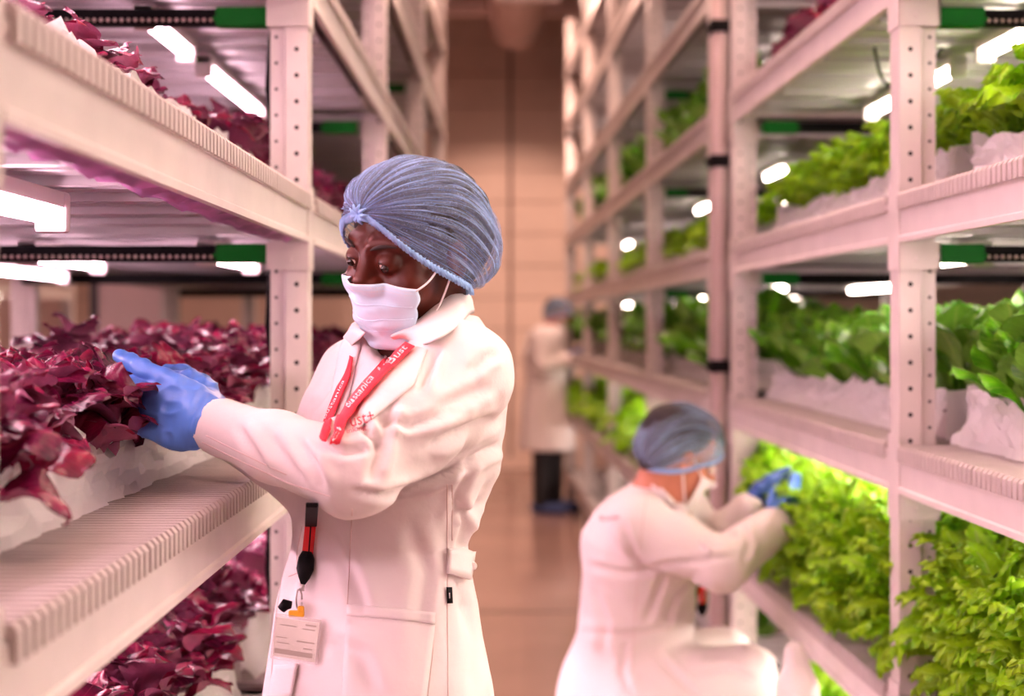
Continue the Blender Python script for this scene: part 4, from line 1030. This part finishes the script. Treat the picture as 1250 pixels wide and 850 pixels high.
# coat collar and lapels
class G3: pass
def collar(rows, name, th=.0035):
    mb = MB(); R = []
    for r in rows:
        n = 24; out = []
        for i in range(n):
            t = i / (n - 1) * (len(r) - 1); a = min(int(t), len(r) - 2); f = t - a
            p0 = Vector(r[max(a - 1, 0)]); p1 = Vector(r[a]); p2 = Vector(r[a + 1]); p3 = Vector(r[min(a + 2, len(r) - 1)])
            out.append(p1 * (1 - f) + p2 * f + (((p2 - p0) * .5 * f * (1 - f) ** 2) - ((p3 - p1) * .5 * (1 - f) * f ** 2)))
        R.append(out)
    mb.grid(R); o = mb.build(name, M['coat'], wm, smooth=True); q = o.modifiers.new('s', 'SOLIDIFY'); q.thickness = th; q.offset = 0
    q = o.modifiers.new('b', 'SUBSURF'); q.levels = 1; q.render_levels = 1
    return own(o, WO)
H = DR.hit
# near-side collar: stands at the neck, folds over the shoulder
top = [P(474, 410, 1.86), P(500, 397, 1.865), P(528, 374, 1.89), P(549, 347, 1.95), P(556, 350, 2.04), P(530, 370, 2.10)]
mid = [P(480, 416, 1.852), P(512, 402, 1.85), P(545, 378, 1.872), P(568, 352, 1.945), P(572, 356, 2.06), P(545, 372, 2.12)]
low = [H(492, 424, .006), H(520, 426, .008), H(556, 408, .010), P(574, 384, 1.93), P(578, 384, 2.07), P(550, 392, 2.14)]
collar([top, mid, low], 'coat_collar')
own(DR.patch([[(480, 412), (508, 424), (522, 428)], [(462, 450), (486, 462), (506, 470)], [(444, 492), (452, 500), (462, 506)], [(432, 520), (434, 522), (437, 524)]], 12, 20, .003, 'coat_lapel', M['coat'], wm, .0025), WO)
own(DR.patch([[(446, 402), (436, 392), (428, 402)], [(440, 430), (428, 428), (416, 430)], [(428, 480), (416, 480), (406, 486)], [(412, 535), (407, 535), (402, 535)]], 10, 20, .0045, 'coat_lapel', M['coat'], wm, .0025), WO)
# far collar
collar([[P(447, 406, 1.87), P(438, 398, 1.93), P(436, 392, 2.0)], [P(440, 412, 1.865), P(428, 404, 1.93), P(424, 398, 2.01)], [H(432, 424, .005), H(420, 414, .005), H(414, 408, .005)]], 'coat_collar')
# coat details: pocket, seams, front edge, belt, tag
own(DR.patch([[(424, 738), (470, 741), (531, 748)], [(424, 752), (470, 755), (531, 762)]], 16, 4, .003, 'pocket_hem', M['coat'], wm, .002), WO)
own(DR.patch([[(424, 752), (470, 755), (531, 762)], [(420, 800), (466, 802), (526, 806)], [(418, 855), (464, 856), (520, 858)]], 16, 16, .002, 'patch_pocket', M['coat'], wm, .0016), WO)
for pts in ([(546, 592), (546, 660), (546, 740), (547, 850)], [(552, 592), (552, 660)], [(430, 622), (427, 680), (424, 738)], [(531, 748), (528, 800), (522, 850)], [(350, 640), (345, 700), (336, 760), (330, 848)], [(424, 752), (470, 755), (531, 762)],
            [(247, 540), (300, 566), (352, 590), (402, 606)], [(252, 532), (300, 556), (350, 580)]):
    own(DR.line(pts, .0007, 'seam', M['seam'], wm, .0004), WO)
own(DR.patch([[(366, 810), (352, 812), (337, 812)], [(362, 830), (349, 832), (334, 832)], [(358, 850), (346, 852), (330, 852)]], 8, 8, .006, 'front_placket', M['coat'], wm, .002), WO)
own(DR.patch([[(545, 668), (560, 670), (574, 674)], [(544, 700), (558, 704), (570, 708)]], 10, 5, .008, 'back_belt', M['coat'], wm, .005), WO)
own(DR.patch([[(544, 717), (550, 717)], [(545, 737), (551, 737)]], 3, 4, .004, 'side_tag', M['black'], wm, .0015), WO)
own(DR.line([(546.5, 724), (546.8, 731)], .0007, 'tag_print', M['white'], wm, .0055, steps=3), WO)
for (bx, by) in ((571, 692),): mb = MB(); c = H(bx, by, .011); mb.sphere(tuple(c), .006, 12, 8, sc=(1, .4, 1)); own(mb.build('button', M['coat'], wm, smooth=True), WO)
# breast logo lettering
EYE_ = Vector((0, 0, 1.5))
mk = lambda px, py, py0: (EYE_ + (P(px, py, 1) - EYE_).normalized() * ((H(px, py0, 0) - EYE_).length - .0))
lg = lambda px, py: EYE_ + (P(px, py, 1) - EYE_).normalized() * min((H(x_, y_, 0) - EYE_).length for x_ in (428, 440, 455) for y_ in (508, 515, 522))
own(flat_text('ust+', lg(429, 521), lg(458, 514), .021, M['redprint'], wm, 'breast_print', EYE_, .005), WO)
own(flat_text('inking', lg(424, 529), lg(447, 524), .008, M['redprint'], wm, 'breast_print', EYE_, .005), WO)
# lanyard: two ribbons with lettering, then clip, buckle, hook and badge
LNY = empty('lanyard', (0, 0, 0)); LNY.parent = wm; own(LNY, WO)
def ribbon(rows, nv=24): return DR.patch(rows, 4, nv, .0115, 'ribbon', M['red_strap'], LNY, .0012)
ribbon([[(495, 420), (509, 428)], [(468, 446), (480, 455)], [(447, 468), (459, 477)], [(429, 490), (440, 499)], [(412, 520), (423, 526)], [(407, 540), (417, 541)]], 30)
ribbon([[(431, 438), (434, 440)], [(424, 458), (431, 462)], [(412, 480), (420, 487)], [(401, 512), (409, 516)], [(394, 537), (403, 539)]])
DR.text('Bustanica', (431, 503), (461, 467), 9.5, M['white'], LNY, 'lettering', .0132)
DR.text('Bust', (480, 451), (501, 431), 9.5, M['white'], LNY, 'lettering', .0132)
DR.text('ca', (412, 539), (417, 529), 8, M['white'], LNY, 'lettering', .0132)
DR.text('Bustanica', (403, 512), (424, 468), 5.5, M['white'], LNY, 'lettering', .0132)
YL = 1.80
def lump(pts, rs, name, m, sc=None, n=14):
    mb = MB(); mb.tube(pts, rs, n); return mb.build(name, m, LNY, smooth=True)
def L_(px, py, off=.012): return H(px, py, off)
def band(p0, p1, w0, w1, name, m, th=.004, off=.012):
    a0, a1 = L_(*p0, off), L_(*p1, off); u = (a1 - a0).normalized(); s = Vector((1, 0, 0)) - u * u.x; s.normalize(); n = u.cross(s).normalized()
    mb = MB(); vs = []
    for c, w in ((a0, w0), (a1, w1)):
        for a, b in ((-1, -1), (1, -1), (1, 1), (-1, 1)): vs.append(c + s * a * w / 2 + n * b * th / 2)
    mb.add(vs, [(0, 1, 2, 3), (7, 6, 5, 4), (0, 4, 5, 1), (1, 5, 6, 2), (2, 6, 7, 3), (3, 7, 4, 0)]); o = mb.build(name, m, LNY, fixn=True); return bevel(o, .0015, 2)
band((387, 612), (384, 640), .015, .016, 'buckle_top', M['black'], .006)
band((384, 636), (379, 680), .015, .015, 'release_strap', M['redplastic'], .004)
band((387, 622), (382, 680), .002, .002, 'cord', M['black'], .002, .015)
lump([L_(380, 674), L_(378, 682), L_(376, 696), L_(375, 706), L_(374, 714)], [.007, .011, .012, .008, .003], 'buckle', M['black'])
lump([L_(374, 712), L_(373, 722)], [.003, .0035], 'swivel_hook', M['steel'], n=10)
mb = MB(); c = L_(371, 732, .016)
mb.tube([c + Vector((.004 * math.cos(a), 0, .014 * math.sin(a))) for a in [i * .5 for i in range(13)]], .0014, 6); mb.build('hook_ring', M['steel'], LNY, smooth=True)
mb = MB(); c = L_(360, 742, .020); mb.tube([c + Vector((-.008, 0, -.003)), c + Vector((-.002, 0, .004)), c + Vector((.006, 0, .003))], [.006, .008, .005], 10); mb.build('badge_clip', M['black'], LNY, smooth=True)
mb = MB(); c = L_(368, 748, .018); mb.box(c.x - .010, c.x + .011, c.y - .003, c.y + .003, c.z - .006, c.z + .003); mb.box(c.x + .002, c.x + .011, c.y - .004, c.y + .002, c.z, c.z + .009); bevel(mb.build('yellow_tab', M['yellow'], LNY), .002, 2)
# badge (tilted a little)
bc = L_(372, 780, .026); bd = empty('badge', bc); bd.parent = LNY; bd.rotation_euler = (math.radians(-4), math.radians(5), math.radians(-14))
wB, hB = .0335, .030
mb = MB(); mb.box(-wB, wB, -.002, .002, -hB, hB); bevel(mb.build('clear_holder', M['clear'], bd), .002, 2)
mb = MB(); mb.box(-wB + .003, wB - .004, -.0012, .0012, -hB + .004, hB - .005); mb.build('card', M['card'], bd)
mb = MB()
for (x0, x1, z, h_) in ((.012, .027, .0205, .0012), (-.024, .0, .0165, .0006), (.008, .026, .0150, .0008), (-.028, -.012, .000, .0006), (.002, .027, -.002, .0010), (-.026, -.008, -.007, .0006), (.012, .025, -.0105, .0009), (-.028, .026, -.0185, .0032)):
    mb.box(x0, x1, -.0022, -.0012, z - h_, z + h_)
mb.build('printed_lines', M['cardink'], bd)
# gloves
up = Vector((0, .15, 1)); own(glove(wm, WL, TL, up, (0, -1, .2), curl=.20, scale=1.12, cuff=WL + (EL - WL).normalized() * .03, wr=.0245, seed=1, thumb=[(.02, .020, -.012), (.045, .034, -.030), (.075, .040, -.042), (.100, .036, -.050)]), WO)
dR = Vector((-.6, .1, .55)).normalized()
own(glove(wm, WR, WR + Vector((-.8, .25, .25)), up, (0, 1, 0), curl=.5, scale=1.0, cuff=WR + (ER - WR).normalized() * .03, seed=5), WO)
wm.children[-1]['label'] = 'blue glove mostly hidden behind the other hand'
lf = bpy.data.objects.new('lettuce_leaf', LEAF['red'][2]); COL.objects.link(lf)
tag(lf, 'broad dull red leaf lying across the blue-gloved fingertips of the standing person', 'leaf')
a_, b_ = P(172, 487, 1.86), P(95, 462, 1.86); ay = (b_ - a_).normalized(); az = Vector((.1, -.85, .5)); az = (az - ay * az.dot(ay)).normalized(); ax_ = ay.cross(az)
lf.matrix_world = Matrix.Translation(a_) @ Matrix((ax_, ay, az)).transposed().to_4x4() @ Matrix.Diagonal((.62, .98, 1, 1))
# trousers and shoes (below the frame)
def tr(p): 
    d = None
    for a, b, c in zip(hip, knee, ank):
        c_ = chain(p, [a, b, c], [.09, .068, .055], .02); d = c_ if d is None else su(d, c_, .02)
    return d
me = surf_net(tr, axis(-.42, .06, .012), axis(1.82, 2.2, .012), axis(.02, 1.03, .016), 'trousers', M['trousers']); own(link('trousers', me, wm), WO)
for a in ank:
    me = surf_net(lambda p: np.maximum(cap(p, (a.x, a.y, .045), (a.x - .12, a.y - .1, .03), .045, .040), -(p[2] + 0 * p[0] + 0 * p[1])), axis(a.x - .2, a.x + .08, .008), axis(a.y - .18, a.y + .08, .008), axis(-.01, .12, .008), 'shoe', M['shoe']); own(link('shoe', me, wm), WO)

# ------------------------------------------------------------------ the crouching person
def finish(root): 
    bpy.context.view_layer.update()
def person_mask(fr, parent, WO_):
    def mp(a, v, off=0.0):
        z = -.024 - .10 * v; ry = .062 - .02 * max(0, v - .6); x = (.066 - .012 * v * v + off) * math.sin(a) * 1.04; y = .032 + (ry + off) * math.cos(a) + .012 * math.exp(-(a / .3) ** 2) * max(0, 1 - v * 2)
        for _ in range(3):
            dd = float(head_sdf((np.array([x], f32), np.array([y], f32), np.array([z], f32)), False)[0]); g = .005 + off - dd
            if g > 0: x += g * math.sin(a); y += g * math.cos(a)
        return fr.w(x, y, z)
    mb = MB(); mb.grid([[mp(-1.25 + 2.5 * i / 24, j / 12) for i in range(25)] for j in range(13)]); o = own(mb.build('face_mask', M['maskedge'], parent, smooth=True), WO_)
    for s in (1, -1):
        for v, e in ((.05, (.077 * s, -.002, .012)), (.92, (.076 * s, -.006, -.034))):
            mb = MB(); mb.tube([mp(1.22 * s, v, .001), fr.w(*e)], .0022, 6); l = mb.build('ear_loop', M['white'], None); l.parent = o
mn = empty('person', (0.30, 3.68, 0), label='crouching person in a white coat and grey-blue hair net reaching into green lettuce', cat='person')
MO = Vector((0.30, 3.68, 0)); YM = 3.62
MF = Frame(P(831, 556, YM), -104, 26, 4, 1.0)
nb = P(797, 606, YM + .02)
shR = P(780, 640, YM - .14); elR = P(880, 690, YM - .20); wrR = P(946, 642, YM - .04)
shL = P(835, 628, YM + .20); elL = P(868, 668, YM + .24); wrL = P(912, 622, YM + .14)
pel = Vector((0.285, 3.70, .50)); kR = Vector((.615, 3.56, .60)); kL = Vector((.60, 3.86, .58)); aR = Vector((.50, 3.54, .09)); aL = Vector((.44, 3.84, .09))
def mbody(p):
    d = head_sdf(MF.coords(p), False) * MF.k
    d = su(d, cap(p, MF.w(0, -.03, -.06), nb, .052, .058), .02)
    d = su(d, chain(p, [nb + Vector((0, 0, -.08)), P(783, 700, YM + .04), pel], [.10, .12, .14], .04), .04)
    for a, b, c in ((shR, elR, wrR), (shL, elL, wrL)): d = su(d, chain(p, [a, b, c], [.045, .036, .024], .01), .03)
    for a, b, y in ((kR, aR, -.09), (kL, aL, .09)): d = su(d, chain(p, [pel + Vector((0, y, 0)), a, b], [.08, .052, .036], .02), .03)
    return d
c = MF.c
me = surf_net(mbody, axis(.1, .95, .016, (c.x - .12, c.x + .13), .0045), axis(3.3, 4.05, .016, (c.y - .11, c.y + .11), .0045), axis(.02, 1.32, .018, (c.z - .14, c.z + .13), .0045), 'body', M['skin2']); own(link('body', me, mn), MO)
def mhair(p):
    q = MF.coords(p); return su(ell(q, (0, -.032, .040), (.079, .097, .082)), ell(q, (0, -.06, -.03), (.060, .045, .05)), .02)
me = surf_net(mhair, axis(c.x - .15, c.x + .15, .007), axis(c.y - .13, c.y + .13, .007), axis(c.z - .13, c.z + .14, .007), 'hair', M['hair']); own(link('hair', me, mn), MO)
M['net2'] = net_mat('grey_blue_hair_net', (0.30, 0.42, 0.60), 0.30)
RIM2 = [(0, .090, .050), (.034, .087, .040), (.058, .066, .022), (.072, .036, .002), (.079, .006, -.022), (.077, -.030, -.045), (.05, -.062, -.060), (0, -.078, -.066)]
CRN2 = [(.090, .052), (.078, .088), (.045, .116), (.0, .128), (-.05, .124), (-.095, .095), (-.120, .045), (-.122, -.01), (-.105, -.048), (-.078, -.066)]
own(hairnet(mn, MF, RIM2, CRN2, 'net2', 110, 34, bulge=.5), MO)
person_mask(MF, mn, MO)
mb = MB()
for s in (1, -1): mb.sphere(tuple(MF.w(s * .032, .077, -.001)), .0125, 12, 8)
own(mb.build('eyes', M['eye'], mn, smooth=True), MO)
# coat: fitted to the bent back, spread over the thighs
def mcoat(p):
    d = chain(p, [nb + Vector((-.01, 0, -.045)), P(784, 665, YM + .03), P(778, 745, YM + .05), Vector((.29, 3.70, .53)), Vector((.27, 3.70, .40))], [.075, .146, .136, .160, .168], .05)
    d = np.maximum(d, .24 - p[2])
    for a, b in ((shR, -1), (shL, 1)): d = su(d, cap(p, nb + Vector((0, 0, -.05)), a, .06, .062), .05)
    d = su(d, chain(p, [shR, shR.lerp(elR, .5), elR, wrR], [.070, .066, .062, .052], .02), .03)
    d = su(d, chain(p, [shL, elL, wrL], [.066, .060, .043], .02), .03)
    d = su(d, chain(p, [Vector((.36, 3.60, .53)), kR + Vector((-.03, 0, .0))], [.15, .095], .03), .05)
    d = su(d, chain(p, [Vector((.36, 3.80, .53)), kL + Vector((-.03, 0, .0))], [.15, .095], .03), .05)
    d = ss(d, cap(p, wrR + (wrR - elR).normalized() * .012, wrR + (wrR - elR).normalized() * .07, .034, .034), .004)
    d = ss(d, cap(p, nb + Vector((.02, 0, -.03)), MF.w(0, .02, -.06), .052, .066), .006)
    return d
me = surf_net(mcoat, axis(.02, .85, .0085), axis(3.25, 4.08, .0085), axis(.22, 1.2, .0085), 'lab_coat', M['coat'])
MS = [([(720, 690), (760, 700), (800, 696)], 8, .008), ([(812, 700), (800, 730), (788, 760)], 7, .012), ([(850, 700), (822, 730), (812, 770)], 7, .010), ([(790, 690), (840, 686), (900, 678)], 6, .008),
      ([(760, 640), (775, 680), (800, 700)], 8, .009), ([(700, 770), (760, 775), (820, 765)], 7, .007), ([(765, 780), (760, 820), (770, 850)], 8, .008), ([(725, 720), (740, 760), (735, 800)], 9, .007),
      ([(860, 640), (880, 655), (900, 655)], 7, .008), ([(905, 640), (915, 665), (905, 690)], 6, .007), ([(850, 820), (890, 815), (920, 830)], 7, .006), ([(800, 800), (830, 830), (850, 850)], 8, .008)]
creases(me, [(a, b * .6, c_) for a, b, c_ in MS], .004, 9); own(link('lab_coat', me, mn), MO); D2 = Drape([me])
own(D2.patch([[(772, 573), (800, 578), (826, 604)], [(764, 588), (790, 590), (818, 618)]], 12, 5, .012, 'coat_collar', M['coat'], mn, .008), MO)
own(D2.text('Bustan', (734, 637), (757, 634), 9, M['redprint'], mn, 'back_print', .006), MO)
for pts in ([(790, 600), (782, 660), (776, 740), (770, 850)], [(712, 770), (770, 776), (850, 760)]): own(D2.line(pts, .0009, 'seam', M['seam'], mn, .001), MO)
# gloves, lanyard clip, trousers, shoes
own(glove(mn, wrR, P(986, 588, 3.60), (0, -.2, 1), (0, -1, .1), h=.0035, curl=.45, scale=.86, cuff=wrR + (elR - wrR).normalized() * .03, seed=2), MO)
own(glove(mn, wrL, P(934, 604, 3.80), (0, -.2, 1), (0, 1, .1), m='gloved', h=.004, curl=.4, scale=1.0, cuff=wrL + (elL - wrL).normalized() * .03, seed=3), MO)
mb = MB(); mb.tube([P(862, 660, 3.74), P(860, 700, 3.72), P(857, 722, 3.70)], .006, 8); ln = own(mb.build('lanyard_strap', M['red_strap'], mn), MO)
mb = MB(); mb.tube([P(857, 718, 3.70), P(857, 738, 3.70)], .010, 8); l2 = mb.build('release_strap', M['redplastic'], None); l2.parent = ln
mb = MB(); mb.tube([P(857, 736, 3.70), P(857, 744, 3.70), P(857, 752, 3.70)], [.012, .015, .006], 8); l2 = mb.build('buckle', M['black'], None); l2.parent = ln
def mtr(p):
    d = None
    for a, b, y in ((kR, aR, -.09), (kL, aL, .09)):
        q = chain(p, [pel + Vector((0, y, 0)), a, b], [.09, .072, .055], .02); d = q if d is None else su(d, q, .01)
    return d
me = surf_net(mtr, axis(.1, .78, .012), axis(3.4, 4.0, .012), axis(.04, .74, .012), 'trousers', M['trousers']); own(link('trousers', me, mn), MO)
for a in (aR, aL):
    me = surf_net(lambda p: np.maximum(cap(p, (a.x - .03, a.y, .05), (a.x + .16, a.y, .03), .048, .040), -(p[2] + 0 * p[0] + 0 * p[1])), axis(a.x - .12, a.x + .24, .01), axis(a.y - .08, a.y + .08, .01), axis(-.01, .14, .01), 'shoe', M['shoe']); own(link('shoe', me, mn), MO)

# ------------------------------------------------------------------ the distant person
fm = empty('person', (0.30, 11.3, 0), label='distant standing person in white coat and black trousers holding a tablet at aisle end', cat='person')
FO = Vector((0.30, 11.3, 0)); YF = 11.3
q_ = lambda px, py, dy=0: P(px, py, YF + dy)
FF = Frame(q_(681, 384), -72, 22, 0, 1.0)
S1, E1, W1 = q_(660, 412, -.14), q_(664, 447, -.20), q_(694, 440, -.12)
S2, E2, W2 = q_(676, 412, .16), q_(684, 446, .16), q_(704, 436, .04)
nf = q_(671, 400)
legs = [(q_(664, 500, -.08), Vector((q_(661, 0).x, YF - .08, .5)), Vector((q_(660, 0).x, YF - .08, .08))), (q_(672, 500, .08), Vector((q_(678, 0).x, YF + .08, .5)), Vector((q_(677, 0).x, YF + .08, .08)))]
def fbody(p):
    d = head_sdf(FF.coords(p), False); d = su(d, cap(p, FF.w(0, -.03, -.06), nf, .052, .06), .02)
    d = su(d, chain(p, [q_(669, 415), q_(667, 460), q_(668, 500)], [.11, .12, .13], .03), .03)
    for a, b, e in ((S1, E1, W1), (S2, E2, W2)): d = su(d, chain(p, [a, b, e], [.045, .036, .026], .01), .03)
    for l in legs: d = su(d, chain(p, l, [.08, .055, .04], .02), .03)
    return d
c = FF.c
me = surf_net(fbody, axis(.05, .65, .02, (c.x - .12, c.x + .12), .008), axis(10.95, 11.6, .02, (c.y - .11, c.y + .11), .008), axis(.03, 1.72, .02, (c.z - .14, c.z + .13), .008), 'body', M['skin2']); own(link('body', me, fm), FO)
own(hairnet(fm, FF, RIM2, CRN2, 'net2', 60, 24, bulge=.5), FO); person_mask(FF, fm, FO)
def fhair(p):
    q = FF.coords(p); return ell(q, (0, -.032, .040), (.079, .097, .082))
me = surf_net(fhair, axis(c.x - .15, c.x + .15, .01), axis(c.y - .13, c.y + .13, .01), axis(c.z - .13, c.z + .14, .01), 'hair', M['hair']); own(link('hair', me, fm), FO)
def fcoat(p):
    k = lambda py, px, a, b: (1.5 + (395 - py) * YF / F, (px - 625) * YF / F, YF, a, b)
    d = loft(p, [k(396, 671, .09, .09), k(408, 668, .15, .19), k(430, 665, .17, .21), k(465, 666, .16, .19), k(500, 667, .20, .22), k(548, 668, .23, .25)], 0, 1.5 - 153 * YF / F, 1.5 - 2 * YF / F)
    d = su(d, chain(p, [S1, E1, W1], [.08, .07, .055], .02), .03); return su(d, chain(p, [S2, E2, W2], [.08, .07, .055], .02), .03)
me = surf_net(fcoat, axis(.0, .68, .014), axis(10.9, 11.65, .014), axis(.4, 1.56, .014), 'lab_coat', M['coat'])
creases(me, [([(650, 440), (662, 452), (680, 452)], 2.2, .015), ([(640, 465), (668, 468), (690, 465)], 2, .012), ([(660, 480), (656, 510), (658, 545)], 2.5, .012), ([(680, 480), (682, 510), (680, 545)], 2.5, .012)], .006, 7); own(link('lab_coat', me, fm), FO)
def ftr(p):
    d = None
    for l in legs: q = chain(p, l, [.10, .075, .065], .02); d = q if d is None else su(d, q, .01)
    return d
me = surf_net(ftr, axis(.05, .6, .014), axis(11.05, 11.55, .014), axis(.04, .9, .016), 'trousers', M['trousers']); own(link('trousers', me, fm), FO)
for l in legs:
    a = l[2]; me = surf_net(lambda p: np.maximum(cap(p, (a.x - .03, a.y, .05), (a.x + .17, a.y - .05, .035), .052, .045), -(p[2] + 0 * p[0] + 0 * p[1])), axis(a.x - .12, a.x + .26, .012), axis(a.y - .14, a.y + .1, .012), axis(-.01, .14, .012), 'shoe', M['shoe']); own(link('shoe', me, fm), FO)
own(glove(fm, W1, q_(708, 436, -.10), (0, 0, 1), (0, -1, 0), m='gloved', h=.008, curl=.3, cuff=W1 + (E1 - W1).normalized() * .02, seed=4), FO)
own(glove(fm, W2, q_(716, 430, .02), (0, 0, 1), (0, 1, 0), m='gloved', h=.008, curl=.3, cuff=W2 + (E2 - W2).normalized() * .02, seed=6), FO)
tb = empty('tablet', tuple(q_(705, 434, -.04)), 0, label='dark tablet with red edge held by the distant person', cat='tablet')
tb.rotation_euler = (0, math.radians(-25), 0)
mb = MB(); mb.box(-.08, .10, -.12, .12, -.008, .004); bevel(mb.build('case', M['black'], tb), .004, 2)
mb = MB(); mb.box(-.07, .09, -.11, .11, .004, .006); mb.build('screen', mat('tablet_screen', (.03, .05, .10), .1), tb)
mb = MB(); mb.box(-.085, -.04, -.125, -.02, -.012, .007); mb.build('red_clip', M['red_strap'], tb)

# white sack knotted under the lower right shelf
sk = empty('plastic_sack', tuple(P(975, 812, 3.18)), 0, label='white plastic sack hanging below the lower right shelf beside the crouching person', cat='sack')
def sack(p):
    return su(ell(p, (0, 0, -.16), (.055, .10, .15)), cap(p, (0, 0, -.04), (-.01, 0, .03), .04, .022), .03)
me = surf_net(sack, axis(-.12, .12, .008), axis(-.16, .16, .008), axis(-.36, .10, .008), 'bag', M['liner']); v = verts(me); n = norms(me); setv(me, v + n * (.008 * vn(v * (1, 1, .4), 26, 3))[:, None]); link('bag', me, sk)
print('OBJECTS', len(bpy.data.objects))
